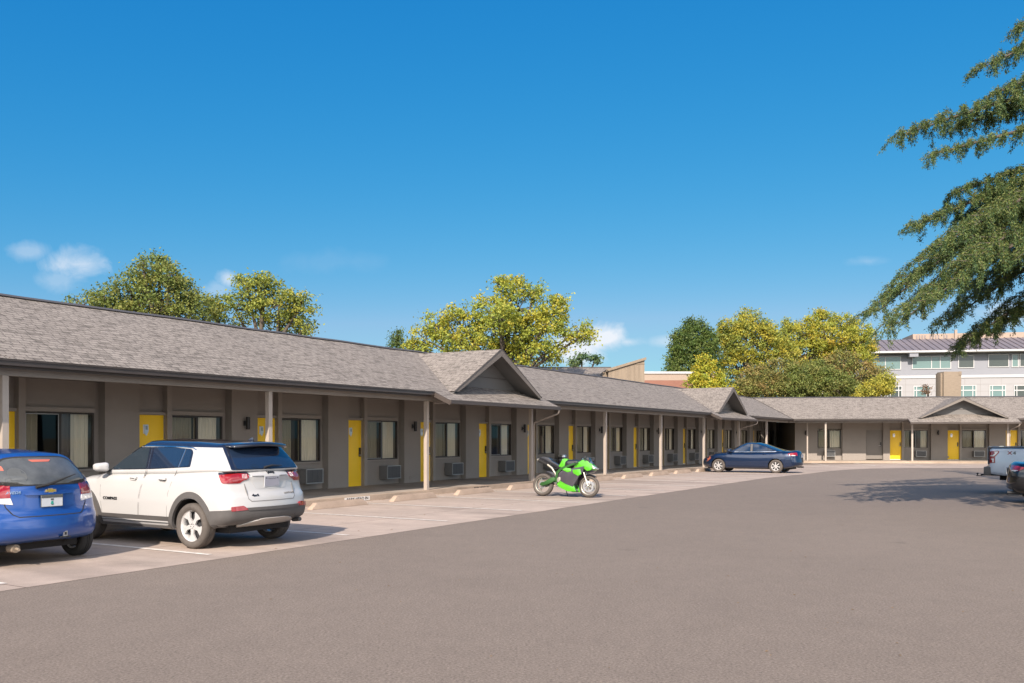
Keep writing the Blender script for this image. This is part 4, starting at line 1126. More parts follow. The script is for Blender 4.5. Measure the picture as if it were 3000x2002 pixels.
# ================= blue hatchback
def build_hatch():
    root=car_root(7.40,11.57,'parked_hatchback','small bright blue hatchback with dusty rear window, cut off by the left edge','hatchback')
    spec=dict(corner=(.40,.35),L=3.90,W=1.74,wb=2.48,ra=.64,wr=.293,
      bottom=([0,.3,.6,3.3,3.9],[.34,.28,.22,.22,.28]),
      belt=([0,.25,.5,.8,2.9,3.3,3.9],[1.14,1.14,1.08,1.03,1.0,.96,.78]),
      plan=([0,.2,.5,.9,3.0,3.5,3.9],[.91,.955,.985,1,1,.96,.86]),
      sect=([0,.12,.3,.5,.7,.88,1],[.93,.975,.995,1,.985,.95,.91]),
      rear=([.2,.35,.50,.66,.71,.80,1.0,1.06],[.10,.01,0,.02,.07,.085,.11,.13]), rc=.20,
      front=([.3,.5,.7,.9],[.06,0,0,.1]), fc=.30, crown=.05,
      ws=[(3.2,),(2.4,)], rw=[(.12,),(.5,)], rwc=([0,.3,.6,.85,1],[.13,.18,.27,.37,.42]), wsc=([0,.5,1],[3.2,2.8,2.35]),
      roof=([.3,.6,1.2,2.0,2.6,3.2],[1.47,1.52,1.56,1.57,1.53,1.47]), tumble=.19, grc=.16,gfc=.30, rcrown=.06, rg=(.12,.22,.10))
    c=Car(spec,root); c.shells(); B=M['blue_paint']
    c.body_mesh('body',B,root,.345); c.gh_mesh('cabin',B,root)
    for sd in 'RL':
        gl=[(.62,1.08),(.66,1.33),(1.3,1.39),(2.0,1.385),(2.35,1.34),(2.85,1.08),(2.88,1.02),(1.4,1.045)]
        c.panel('window_surround',gl,sd,.005,M['seam'],r=.03)
        for pl in ([(.70,1.09),(.72,1.30),(1.0,1.34),(1.04,1.07)],[(1.09,1.07),(1.06,1.345),(1.55,1.37),(1.58,1.055)],[(1.65,1.05),(1.63,1.37),(2.0,1.365),(2.32,1.32),(2.76,1.08),(2.78,1.035)]):
            c.panel('window',pl,sd,.009,M['carglass'],r=.02)
        for x in (.98,1.62,2.72):
            c.panel('shut_line',[(x,.38),(x+.009,.38),(x+.009,1.03),(x,1.03)],sd,.0025,M['seam'],r=0,res=.12,th=.01)
        for x in (1.12,1.75): c.panel('door_handle',[(x,.90),(x+.15,.91),(x+.15,.885),(x,.875)],sd,.03,B,r=.01,th=.03)
        c.panel('taillight',[(.16,1.08),(.36,1.105),(.50,1.095),(.535,.92),(.16,.92)],'C'+sd,.010,M['red'],r=.02,res=.03,th=.03)
        c.panel('reverse_lens',[(.16,.916),(.537,.916),(.60,.83),(.16,.86)],'C'+sd,.010,M['clear'],r=.01,res=.03,th=.03)
        for q in (.30,.45): c.panel('reverse_bulb',[(q+.035*math.cos(R(30*k)),.877+.02*math.sin(R(30*k))) for k in range(12)],'C'+sd,.013,M['silver'],r=0)
        mirror_part(c,2.66,1.03,1 if sd=='L' else -1,B,M['seam'])
    c.panel('rear_window_seal',[(-.58,1.07),(-.64,1.13),(-.61,1.28),(-.50,1.43),(-.3,1.46),(.3,1.46),(.50,1.43),(.61,1.28),(.64,1.13),(.58,1.07)],'B',.005,M['seam'],r=.08,res=.05)
    c.panel('rear_window',[(-.54,1.085),(-.61,1.14),(-.58,1.27),(-.48,1.41),(-.3,1.44),(.3,1.44),(.48,1.41),(.58,1.27),(.61,1.14),(.54,1.085)],'B',.009,M['hatchglass'],r=.08,res=.05)
    # things seen in the rear window
    c.panel('brake_lamp',[(-.16,1.41),(.16,1.41),(.12,1.38),(-.12,1.38)],'B',.013,M['amber'],r=.01)
    c.panel('sticker',[(.50,1.33),(.56,1.33),(.56,1.28),(.50,1.27)],'B',.012,M['amber'],r=.01)
    for y in (.38,):
        pts=[(y+.11*math.cos(R(20*k)),1.21+.10*math.sin(R(20*k))) for k in range(18)]
        c.panel('headrest',pts,'B',.0105,M['plate_dark'],r=0)
    pass
    hA,_=c.cast('B',-.05,1.09); wp=MB(); wp.tube([(hA.x-.03,.20,1.05),(hA.x-.045,.05,1.08),(hA.x-.04,-.05,1.10)],[.02,.02,.016],6); wp.tube([(hA.x-.05,.06,1.075),(hA.x-.02,-.38,1.21)],[.022,.006],6); wp.build('rear_wiper',M['seam'],root,WM[root.name])
    hl=[(-.62,1.06),(-.57,.80),(-.50,.70),(-.44,.665),(.44,.665),(.50,.70),(.57,.80),(.62,1.06)]
    for a,b in zip(hl,hl[1:]):
        a_=Vector(a);b_=Vector(b); d=(b_-a_).normalized(); n_=Vector((-d.y,d.x))*.006
        c.panel('shut_line',[tuple(a_-n_),tuple(b_-n_),tuple(b_+n_),tuple(a_+n_)],'B',.003,M['seam'],r=0,res=.12,th=.01)
    c.panel('hatch_ledge',[(-.34,.965),(.34,.965),(.34,.945),(-.34,.945)],'B',.03,B,r=.005,res=.05,th=.035)
    h,_=c.cast('B',0,.86); plate(c,0,.862,h.x-.02)
    # bow-tie emblem: silver edge, gold centre
    h,n_=c.cast('B',0,1.0); e=MB()
    bt=[(-.085,-.018),(-.035,-.018),(-.03,-.03),(.042,-.03),(.038,-.018),(.085,-.018),(.078,.018),(.035,.018),(.03,.03),(-.042,.03),(-.038,.018),(-.078,.018)]
    Me=WM[root.name]@Matrix.Translation((h.x-.008,0,.998))@Matrix.Rotation(R(-90),4,'Z')
    e.prism([(x*1.0,z*1.1) for x,z in bt],-.004,.006,'y',0); e.prism([(x*.8,z*.7) for x,z in bt],-.008,-.0045,'y',1); e.build('emblem',[M['chrome'],M['gold']],root,Me)
    rear_text(c,'badge','AVEO5',.05,.47,.985,M['chrome'],sx=1.15,bold=.001,shear=.2)
    tow=MB(); tow.box(.0,.05,-.19,-.13,.37,.44,0); tow.box(-.005,.0,-.175,-.145,.385,.425,1); tow.box(-.02,.06,-.23,-.09,.355,.368,1); hh,_=c.cast('B',-.16,.42)
    for i,v_ in enumerate(tow.v): tow.v[i]=(v_[0]+hh.x-.005,v_[1],v_[2])
    tow.build('tow_eye',[M['silver'],M['seam']],root,WM[root.name])
    ex=MB(); ex.tube([(.6,.42,.235),(.20,.42,.245)],.055,14); ex.tube([(.20,.42,.245),(.10,.44,.235)],.018,8); ex.build('exhaust',M['brown'],root,WM[root.name],smooth=True)
    ub=MB(); ub.box(.35,3.4,-.55,.55,.20,.4); ub.box(.5,.8,-.62,.62,.26,.33); ub.tube([(.3,-.35,.27),(.7,-.6,.27)],.02,6); ub.build('underbody',M['under'],root,WM[root.name])
    for x in (.64,3.12):
        for y in (.735,-.735): wheel(root,x,y,.293,.19,(7,'s'),rr=.19,tyre=M['tyre2'])
# ================= sedan (navy, and a black one on the right)
def build_sedan(root,B,L=4.92,rimstyle=(7,'s'),full=True):
    k=1
    spec=dict(corner=(.55,.45),L=4.92,W=1.84,wb=2.80,ra=1.08,wr=.325,
      bottom=([0,.3,.8,4.2,4.6,4.92],[.32,.26,.21,.20,.22,.27]),
      belt=([0,.15,.7,1.3,2.2,3.6,4.1,4.6,4.92],[1.05,1.085,1.075,1.01,.98,.985,.94,.83,.68]),
      plan=([0,.2,.6,1.2,3.6,4.2,4.6,4.92],[.86,.93,.975,1,1,.96,.90,.78]),
      sect=([0,.12,.3,.5,.7,.86,1],[.93,.97,.99,1,.985,.95,.89]),
      rear=([.2,.35,.50,.70,.9,1.05],[.14,.03,0,.03,.06,.10]), rc=.24,
      front=([.2,.4,.6,.75],[.05,0,.02,.14]), fc=.42, crown=.07,
      ws=[(3.72,),(2.9,)], rw=[(.78,),(1.7,)], rwc=([0,.25,.5,.75,.9,1],[.52,.80,1.12,1.48,1.75,2.0]), wsc=([0,.4,.8,1],[3.78,3.38,2.98,2.72]),
      roof=([.7,1.4,1.9,2.4,2.9,3.7],[1.30,1.40,1.455,1.475,1.44,1.34]), tumble=.22, grc=.16,gfc=.32, rcrown=.05, rg=(.12,.20,.07))
    c=Car(spec,root); c.shells()
    c.body_mesh('body',B,root,.37); c.gh_mesh('cabin',B,root)
    for sd in 'RL':
        gl=[(1.08,1.06),(1.22,1.20),(1.5,1.335),(1.9,1.385),(2.5,1.395),(2.85,1.345),(3.3,1.16),(3.52,1.01),(2.2,1.02),(1.15,1.045)]
        c.panel('window_chrome',[(1.05,1.035),(1.20,1.22),(1.49,1.36),(1.9,1.405),(2.5,1.413),(2.87,1.36),(3.33,1.17),(3.58,.99),(2.2,1.0),(1.13,1.018)],sd,.005,M['chrome'],r=.03)
        c.panel('window_surround',gl,sd,.008,M['seam'],r=.03)
        for pl in ([(1.12,1.065),(1.24,1.19),(1.45,1.30),(1.46,1.055)],[(1.49,1.055),(1.48,1.325),(1.9,1.375),(2.22,1.382),(2.20,1.035)],[(2.33,1.033),(2.36,1.383),(2.5,1.382),(2.83,1.333),(3.26,1.15),(3.44,1.025)]):
            c.panel('window',pl,sd,.011,M['carglass2'],r=.015)
        c.panel('pillar_cover',[(2.225,1.03),(2.245,1.385),(2.34,1.385),(2.31,1.03)],sd,.011,M['cladding'] if B is M['navy_paint'] else M['seam'],r=0)
        for pl in ([(1.40,1.0),(1.36,.8),(1.52,.55),(1.54,.33)],[(2.27,1.0),(2.29,.7),(2.29,.33)],[(3.42,.98),(3.45,.7),(3.43,.33)],[(1.54,.33),(3.43,.33)]):
            for a,b in zip(pl,pl[1:]):
                a_=Vector(a);b_=Vector(b); d=(b_-a_).normalized(); n_=Vector((-d.y,d.x))*.005
                c.panel('shut_line',[tuple(a_-n_),tuple(b_-n_),tuple(b_+n_),tuple(a_+n_)],sd,.0025,M['seam'],r=0,res=.15,th=.01)
        for x in (1.55,2.42): c.panel('door_handle',[(x,.905),(x+.17,.91),(x+.17,.885),(x,.88)],sd,.03,B,r=.01,th=.03)
        c.panel('side_moulding',[(1.55,.335),(1.55,.375),(3.40,.375),(3.40,.335)],sd,.014,B,r=.01,res=.15,th=.02)
        c.panel('taillight',[(.03,.93),(.3,.965),(.87,.985),(.85,.84),(.35,.825),(.12,.87)],'C'+sd,.010,M['red'],r=.02,res=.04,th=.03)
        c.panel('reverse_lens',[(.22,.862),(.60,.862),(.60,.83),(.35,.828)],'C'+sd,.013,M['clear'],r=.01,res=.04)
        c.panel('headlight',[(4.40,.80),(4.55,.79),(4.80,.66),(4.80,.60),(4.45,.68)],sd,.010,M['amber'] if B is M['navy_paint'] else M['clear'],r=.02,res=.05,th=.03)
        mirror_part(c,3.30,1.0,1 if sd=='L' else -1,B,M['seam'])
    c.panel('rear_window',[(.80,-.50),(.80,.50),(1.35,.53),(1.75,.50),(1.75,-.50),(1.35,-.53)],'T',.008,M['carglass2'],r=.06,res=.08)
    c.panel('windscreen',[(2.95,-.56),(2.95,.56),(3.55,.62),(3.66,.4),(3.66,-.4),(3.55,-.62)],'T',.008,M['carglass2'],r=.06,res=.08)
    hl=[(-.50,1.02),(-.50,.80),(-.46,.72),(.46,.72),(.50,.80),(.50,1.02)]
    for a,b in zip(hl,hl[1:]):
        a_=Vector(a);b_=Vector(b); d=(b_-a_).normalized(); n_=Vector((-d.y,d.x))*.006
        c.panel('shut_line',[tuple(a_-n_),tuple(b_-n_),tuple(b_+n_),tuple(a_+n_)],'B',.003,M['seam'],r=0,res=.12,th=.01)
    c.panel('bumper_lower',[(-.70,.40),(.70,.40),(.66,.30),(-.66,.30)],'B',.01,M['seam'],r=.02,res=.06)
    h,_=c.cast('B',0,.80); plate(c,0,.82,h.x-.02,style=1)
    lipm=MB(); hh,_=c.cast('B',0,1.0)
    ex=MB(); ex.tube([(.4,-.55,.27),(.10,-.55,.27)],.04,10); ex.build('exhaust',M['rimdark'],root,WM[root.name],smooth=True)
    ub=MB(); ub.box(.45,4.5,-.60,.60,.18,.4); ub.build('underbody',M['under'],root,WM[root.name])
    for x in (1.08,3.88):
        for y in (.79,-.79): wheel(root,x,y,.325,.21,rimstyle,rr=.215)
    return c
# ================= pickup
def build_pickup():
    root=car_root(0,0,'parked_pickup','pale silver-blue pickup truck with tow hitch, cut off by the right edge','pickup truck',flip=False)
    hd=math.atan2(-.509,.861)
    pos=Vector((14.62,27.7,0)); nrm=Vector((-math.sin(hd),math.cos(hd),0)); pos=pos+nrm*.3
    Mr=Matrix.Translation(pos)@Matrix.Rotation(hd,4,'Z'); root.matrix_local=Mr; WM[root.name]=Mr
    B=M['silver_paint']; W=2.03
    spec=dict(L=5.85,W=W,wb=3.68,ra=1.20,wr=.40,
      bottom=([0,.4,5.2,5.85],[.62,.56,.50,.45]),
      belt=([0,.1,1.9,2.0,4.4,4.7,5.6,5.85],[1.40,1.415,1.39,1.37,1.32,1.30,1.22,1.1]),
      plan=([0,.1,.3,4.8,5.4,5.85],[.975,.99,1,1,.98,.92]),
      sect=([0,.1,.3,.5,.8,1],[.97,.99,1,1,.985,.955]),
      rear=([.3,1.5],[0,0.03]), rc=.03, front=([.3,.8,1.3],[.05,0,.08]), fc=.16, crown=.02,
      ws=[(4.45,),(3.6,)], rw=[(1.98,),(2.1,)], rwc=([0,1],[1.98,2.15]), wsc=([0,.5,1],[4.5,4.0,3.5]),
      roof=([1.9,2.3,3.0,3.6,4.5],[1.86,1.90,1.93,1.90,1.84]), tumble=.17, grc=.04,gfc=.2, rcrown=.05, rb=(.06,.06,.05))
    c=Car(spec,root); c.shells()
    c.body_mesh('body',B,root,.47); c.gh_mesh('cabin',B,root)
    # open bed
    bd=MB(); bd.box(.08,1.90,-.80,.80,1.395,1.424,0); bd.build('bed_cover',M['cladding'],root,WM[root.name])
    rl=MB(); rl.box(.02,1.95,-.985,-.90,1.40,1.435); rl.box(.02,1.95,.90,.985,1.40,1.435); rl.box(.0,.08,-.9,.9,1.40,1.433); rl.build('bed_rail',M['roof_black'],root,WM[root.name],bevel=.008)
    mc=MB(); mc.box(.30,.42,-.96,-.90,1.437,1.455); mc.build('rail_cap',M['chrome'],root,WM[root.name])
    for sd in 'RL':
        c.panel('window_surround',[(2.12,1.36),(2.2,1.78),(3.5,1.80),(4.22,1.36)],sd,.005,M['seam'],r=.04)
        for pl in ([(2.18,1.40),(2.25,1.75),(2.85,1.76),(2.85,1.40)],[(2.95,1.40),(2.95,1.76),(3.48,1.765),(4.08,1.40)]): c.panel('window',pl,sd,.01,M['carglass'],r=.03)
        for x in (2.1,2.9,3.95,1.965): c.panel('shut_line',[(x,.62),(x+.012,.62),(x+.012,1.34),(x,1.34)],sd,.003,M['seam'],r=0,res=.15,th=.01)
        for x in (2.25,3.05): c.panel('door_handle',[(x,1.18),(x+.2,1.18),(x+.2,1.14),(x,1.14)],sd,.03,M['chrome'],r=.01,th=.03)
        c.panel('wheel_arch_trim',arcpoly(1.2,.40,.47,.52,10,170,20),sd,.012,B,r=0,res=.09,th=.04)
        # tail lamp in the shape of a bracket
        c.panel('taillight',[(.0,1.31),(.30,1.31),(.30,1.25),(.20,1.13),(.20,.95),(.0,.95)],sd,.012,M['darkred'],r=.01,res=.06,th=.03)
        c.panel('lamp_lens_red',[(.02,1.29),(.14,1.29),(.18,1.24),(.12,1.19),(.02,1.19)],sd,.016,M['red'],r=.01,res=.06)
        c.panel('lamp_lens_clear',[(.16,1.29),(.27,1.29),(.27,1.26),(.16,1.15),(.02,1.15),(.02,1.17),(.13,1.18),(.20,1.24)],sd,.0165,M['clear'],r=0,res=.06)
        c.panel('lamp_lens_clear',[(.04,1.08),(.16,1.08),(.16,.97),(.12,.97),(.12,1.05),(.04,1.05)],sd,.0165,M['clear'],r=0,res=.06)
    for i,(ch,mm,xx) in enumerate((('F',M['silver_paint'],.44),('X',M['darkred'],.56),('4',M['plate_dark'],.68))):
        side_text(c,'decal',ch,.13,xx+.02,1.245,mm,'R',sx=1.3,bold=.004)
    side_text(c,'decal','FX4',.13,.6,1.245,M['darkred'],'L',sx=1.3,bold=.004)
    # rear bumper, step, hitch
    bp_=MB(); bp_.box(-.10,.03,-.98,.98,.64,.82); bp_.build('rear_bumper',M['roof_black'],root,WM[root.name],bevel=.03)
    bs=MB(); bs.box(-.11,.08,-1.0,-.60,.58,.83); bs.build('bumper_end',M['cladding'],root,WM[root.name],bevel=.03)
    ht=MB(); ht.box(-.24,.3,-.04,.04,.53,.58); ht.box(-.36,-.22,-.03,.03,.51,.53); ht.lathe([(0,.05),(.025,.045),(.03,.02),(.015,0),(.02,-.02)],12,0,'z',Matrix.Translation((-.33,0,.56))); ht.build('tow_hitch',M['under'],root,WM[root.name])
    tg=MB(); tg.box(-.012,-.002,-.78,.78,.88,1.40); tg.build('tailgate',B,root,WM[root.name],bevel=.004)
    ub=MB(); ub.box(.3,5.3,-.5,.5,.42,.62); ub.tube([(.9,-.6,.5),(.5,-.75,.5)],.04,8); ub.tube([(1.2,-.8,.40),(1.2,.8,.40)],.06,8); ub.build('underbody',M['under'],root,WM[root.name])
    for x in (1.2,4.88):
        for y in (.86,-.86): wheel(root,x,y,.40,.26,(6,'s'),rr=.24)
    mirror_part(c,4.1,1.36,-1,B,M['seam']); mirror_part(c,4.1,1.36,1,B,M['seam'])
c_suv=build_suv()
build_hatch()
r=car_root(44.45,11.12-1.08,'parked_sedan','dark navy blue sedan parked nose-in at the far end of the left wing','sedan')
build_sedan(r,M['navy_paint'])
hd=math.atan2(-.509,.861)
r=empty('parked_sedan',Matrix.Translation((13.24,24.2,.006))@Matrix.Rotation(hd-R(6),4,'Z'),'black sedan at the right edge, only its rear corner showing in front of the pickup','sedan')
build_sedan(r,M['black_paint'])
build_pickup()

# ================= motorcycle
def ext(name,poly,y0,y1,m,parent,Mx,bev=.012,r=.0,taper=None):
    pts=roundpoly(poly,r) if r else poly
    mb=MB(); mb.prism(pts,y0,y1,'y'); o=mb.build(name,m,parent,Mx,bevel=min(bev,.009)); return o
def build_bike():
    p=F1@Vector((23.12,12.62,0)); hd=math.atan2(-.509,.861)+R(2)
    Mb=Matrix.Translation((p.x,p.y,gz(p.x,p.y)+.008))@Matrix.Rotation(hd,4,'Z')@Matrix.Rotation(R(-7),4,'X')
    # lean: sits on its side stand
    root=empty('parked_motorcycle',Mb,'lime green and black sport motorcycle leaning on its side stand in the empty stalls','motorcycle')
    S=1.04; Mx=Mb@Matrix.Scale(S,4)
    WMs=Mx
    def wheelb(x,r,w,rr,n,disc):
        hub=MB(); hub.lathe([(0,-.05),(.03,-.05),(.03,.05),(0,.05)],16,0); hub.lathe([(.03,-.02),(.055,-.02),(.055,.02),(.03,.02)],16)
        Mh=Mx@Matrix.Translation((x,0,r)); h=hub.build('wheel',M['greywheel'],root,Mh,smooth=True)
        t=MB(); a=w/2
        t.lathe([(rr,-a*.6),(rr+.02,-a*.9),(r-.05,-a),(r-.02,-a*.75),(r-.004,-a*.35),(r,0),(r-.004,a*.35),(r-.02,a*.75),(r-.05,a),(rr+.02,a*.9),(rr,a*.6)],40); t.build('tyre',M['tyre'],h,Mh,smooth=True,angle=60)
        m=MB(); m.lathe([(rr+.002,-a*.6),(rr-.012,-a*.5),(rr-.02,0),(rr-.012,a*.5),(rr+.002,a*.6),(rr+.006,a*.55),(rr+.006,-a*.55)],40,0,closed=True)
        for k in range(n):
            Rk=Matrix.Rotation(2*math.pi*k/n,4,'Y')
            for sg in (-1,1): m.prism([(.04,sg*.008-.008),(rr-.01,sg*.03-.009),(rr-.01,sg*.03+.009),(.04,sg*.008+.008)],-.015,.015,'y',0,Rk)
        m.build('rim',M['greywheel'],h,Mh,smooth=True)
        d=MB()
        for yy in ((-1,1) if disc>.12 else (-1,)):
            y=yy*.068
            d.lathe([(disc*.72,y-.003),(disc,y-.003),(disc,y+.003),(disc*.72,y+.003)],36,0,closed=True)
            for k in range(5):
                Rk=Matrix.Rotation(2*math.pi*k/5+.2,4,'Y'); d.prism([(.03,-.01),(disc*.74,-.012),(disc*.74,.012),(.03,.01)],y-.003,y+.003,'y',0,Rk)
        d.build('brake_disc',M['silver'],h,Mh)
    wheelb(0,.315,.17,.222,3,.11); wheelb(1.40,.30,.12,.222,3,.155)
    G=M['green']; K=M['bikeblack']
    # frame spar, swingarm
    ext('swingarm',[(-.05,.31),(.02,.27),(.30,.36),(.42,.44),(.40,.52),(.30,.52),(.10,.40),(-.03,.36)],-.14,-.09,M['greendark'],root,Mx)
    ext('swingarm',[(-.05,.31),(.02,.27),(.30,.36),(.42,.44),(.40,.50),(.10,.38),(-.03,.35)],.09,.14,M['greendark'],root,Mx)
    ext('frame_spar',[(.42,.42),(.50,.36),(.51,.62),(.62,.735),(.98,.87),(1.14,.93),(1.12,.97),(.95,.925),(.58,.79),(.45,.68)],-.17,-.13,M['greendark'],root,Mx)
    ext('frame_spar',[(.42,.42),(.50,.36),(.51,.62),(.62,.735),(.98,.87),(1.14,.93),(1.12,.97),(.95,.925),(.58,.79),(.45,.68)],.13,.17,M['greendark'],root,Mx)
    ext('engine',[(.46,.30),(.95,.24),(1.05,.50),(.98,.72),(.55,.70)],-.15,.15,M['bikegrey'],root,Mx,.03)
    ext('engine_cover',[(.50,.40),(.60,.36),(.64,.46),(.58,.54),(.50,.50)],-.19,-.15,M['greywheel'],root,Mx,.02,.03)
    # tail
    ext('tail_section',[(-.12,1.06),(-.04,1.09),(.20,1.03),(.26,.98),(.46,.88),(.60,.82),(.62,.74),(.52,.76),(.25,.90),(.02,.98),(-.10,1.02)],-.10,.10,K,root,Mx,.025,.02)
    ext('passenger_seat',[(-.02,1.10),(.14,1.08),(.26,1.0),(.20,.98),(.0,1.04)],-.085,.085,M['bikeblack'],root,Mx,.02,.02)
    ext('seat_cowl',[(.50,.82),(.61,1.03),(.66,1.05),(.78,1.04),(.68,.84),(.60,.80)],-.13,.13,G,root,Mx,.03,.02)
    ext('rider_seat',[(.60,.80),(.68,.85),(.72,.80),(.68,.72),(.48,.76)],-.13,.13,K,root,Mx,.02,.02)
    # tank
    V,Fc=rbox(12,10,8,(.22,.15,.11),(.10,.10,.08)); tk=MB(); tk.add([(.90+a*.23,b*.15*(1-.15*a),.92+c_*.11-.03*a*a) for a,b,c_ in V],Fc); tk.build('fuel_tank',K,root,Mx,smooth=True,angle=80)
    # exhaust
    e=MB(); e.tube([(.44,.0,.28),(.46,-.11,.42),(.42,-.13,.62),(.30,-.13,.78),(.16,-.13,.87)],[.028,.028,.028,.03,.032],12); e.tube([(.16,-.13,.87),(-.12,-.13,.995)],[.044,.044],14,1); e.tube([(-.12,-.13,.995),(-.165,-.13,1.015)],[.046,.03],12,0)
    e.build('exhaust',[M['greywheel'],M['under']],root,Mx,smooth=True)
    ext('hugger',[(.05,.66),(.14,.70),(.34,.66),(.40,.52),(.34,.54),(.26,.60),(.10,.64)],-.07,.07,K,root,Mx,.01)
    ext('rear_light',[(-.13,1.03),(-.10,1.06),(-.09,1.0),(-.12,.99)],-.05,.05,M['red'],root,Mx,.006)
    pl=MB(); pl.hexa([(-.02,-.02,.96),(.06,-.02,.92),(.06,.02,.92),(-.02,.02,.96)],[(.0,-.02,1.0),(.1,-.02,.97),(.1,.02,.97),(0,.02,1.0)]); 
    # fairing
    for sg in (-1,1):
        def e2(nm,poly,a,b,m_,bev=.012,r=.01):
            y0,y1=sorted((sg*a,sg*b)); ext(nm,poly,y0,y1,m_,root,Mx,bev,r)
        e2('side_fairing',[(.60,.56),(.70,.76),(.90,.76),(1.10,.80),(1.30,.84),(1.27,.68),(1.16,.56),(1.06,.38),(1.0,.27),(.78,.34),(.62,.42)],.15,.205,M['bikegrey'],.015)
        e2('fairing_stripe',[(.66,.73),(.76,.79),(.92,.77),(.93,.69),(.82,.66)],.207,.22,G,.005)
        e2('fairing_stripe',[(.97,.73),(1.20,.76),(1.24,.62),(1.14,.57),(1.0,.64)],.207,.222,G,.005)
        e2('belly_pan',[(.50,.32),(.60,.46),(1.0,.34),(1.09,.145),(.84,.14),(.60,.24)],.12,.19,G,.02)
        e2('upper_fairing',[(.98,.80),(1.08,.93),(1.24,1.02),(1.36,1.0),(1.55,.83),(1.50,.74),(1.38,.71),(1.26,.80)],.09,.17,G,.03,.03)
        e2('mirror',[(1.30,1.06),(1.36,1.10),(1.40,1.07),(1.34,1.03)],.24,.30,K,.01)
        f=MB(); f.tube([(1.34,sg*.12,1.0),(1.35,sg*.26,1.06)],.01,6); f.build('mirror_stalk',K,root,Mx)
        f=MB(); f.tube([(1.40,sg*.085,.30),(1.26,sg*.085,.66)],[.026,.026],10); f.tube([(1.26,sg*.085,.66),(1.15,sg*.085,.95)],[.022,.022],10,1); f.build('fork_leg',[M['gold'] if False else M['greywheel'],M['silver']],root,Mx,smooth=True)
        f=MB(); f.tube([(1.13,sg*.10,.93),(1.08,sg*.26,.92)],.012,8); f.tube([(1.10,sg*.19,.925),(1.07,sg*.31,.915)],.019,10); f.build('handlebar',K,root,Mx)
        f=MB(); f.box(1.34,1.42,sg*.075-.012,sg*.075+.012,.36,.44); f.build('brake_caliper',M['silver'],root,Mx,bevel=.01)
    ext('belly_floor',[(.55,.30),(1.02,.22),(1.04,.16),(.84,.15),(.62,.24)],-.12,.12,M['bikegrey'],root,Mx,.01)
    ext('nose_fairing',[(1.28,.98),(1.46,.93),(1.60,.80),(1.56,.74),(1.42,.72),(1.30,.78)],-.095,.095,G,root,Mx,.04,.03)
    ext('headlight',[(1.50,.885),(1.61,.80),(1.58,.77),(1.48,.80)],-.14,.14,M['clear'],root,Mx,.02,.01)
    ext('nose_lower',[(1.28,.78),(1.56,.75),(1.50,.69),(1.34,.66)],-.11,.11,K,root,Mx,.02,.02)
    ext('dash',[(1.18,.95),(1.22,1.06),(1.36,1.10),(1.42,.98),(1.30,.93)],-.10,.10,K,root,Mx,.02,.02)
    # windscreen: thin curved sheet
    w=MB(); n=9
    vs=[];fs=[]
    for i in range(6):
        t=i/5
        for j in range(n):
            u=-1+2*j/(n-1); x=1.50-.26*t-.10*u*u*(1-.3*t); z=.93+.24*t-.22*t*t*.3-.05*u*u; vs.append((x,u*.13*(1-.25*t),z))
    for i in range(5):
        for j in range(n-1): fs.append((i*n+j,i*n+j+1,(i+1)*n+j+1,(i+1)*n+j))
    w.add(vs,fs); w.add([(x-.004,y,z-.004) for x,y,z in vs],[f[::-1] for f in fs]); w.build('windscreen',M['smoke'],root,Mx,smooth=True)
    # front mudguard
    mg=MB(); vs=[];fs=[]
    for i in range(11):
        a=R(55+i*10.5)
        for j in range(5):
            u=-1+j/2; rr=.335-.03*u*u; vs.append((1.40+rr*math.cos(a),u*.07,.30+rr*math.sin(a)))
    for i in range(10):
        for j in range(4): fs.append((i*5+j,i*5+j+1,i*5+j+6,i*5+j+5))
    mg.add(vs,fs); mg.add([(1.40+(x-1.40)*.985,y,.30+(z-.30)*.985) for x,y,z in vs],fs); mg.build('front_mudguard',K,root,Mx,smooth=True)
    st=MB(); st.tube([(.62,.12,.28),(.66,.22,.05),(.67,.25,-.02)],.012,8); st.build('side_stand',K,root,Mx)
    st=MB(); st.tube([(.50,-.16,.36),(.44,-.24,.36)],.014,8); st.tube([(.58,-.17,.34),(.50,-.2,.30),(.62,-.2,.20)],.01,6); st.build('foot_peg',M['silver'],root,Mx)
    ch=MB(); ch.tube([(0,.10,.36),(.45,.10,.46)],.01,6); ch.tube([(0,.10,.26),(.45,.10,.38)],.01,6); ch.build('chain',M['under'],root,Mx)
build_bike()
# ------------------------------------------------------------------ trees
def leaf_mesh(name, cen, col, size, m, parent, nrmbias=(0,0,.6), aspect=.55, fold=True):
    n=len(cen)
    nr=rng.normal(size=(n,3))+np.array(nrmbias); nr/=np.linalg.norm(nr,axis=1)[:,None]
    t=rng.normal(size=(n,3)); t-= (t*nr).sum(1)[:,None]*nr; t/=np.linalg.norm(t,axis=1)[:,None]+1e-9
    b=np.cross(nr,t); sz=(size*rng.uniform(.7,1.3,n))[:,None]
    v=np.stack([cen-t*sz, cen-b*sz*aspect, cen+t*sz, cen+b*sz*aspect],1).reshape(-1,3)
    me=bpy.data.meshes.new(name); me.vertices.add(4*n); me.vertices.foreach_set('co',v.astype(np.float32).ravel())
    me.loops.add(4*n); me.loops.foreach_set('vertex_index',np.arange(4*n,dtype=np.int32))
    me.polygons.add(n); me.polygons.foreach_set('loop_start',np.arange(0,4*n,4,dtype=np.int32)); me.polygons.foreach_set('loop_total',np.full(n,4,dtype=np.int32))
    at_=me.color_attributes.new('leaf','FLOAT_COLOR','POINT')
    c4=np.ones((n,4),np.float32); c4[:,:3]=np.clip(np.asarray(col)*1.3,0,.8); at_.data.foreach_set('color',np.repeat(c4,4,axis=0).ravel())
    me.materials.append(m); me.update(); me.validate()
    o=bpy.data.objects.new(name,me); return link(o,parent,Matrix.Identity(4))
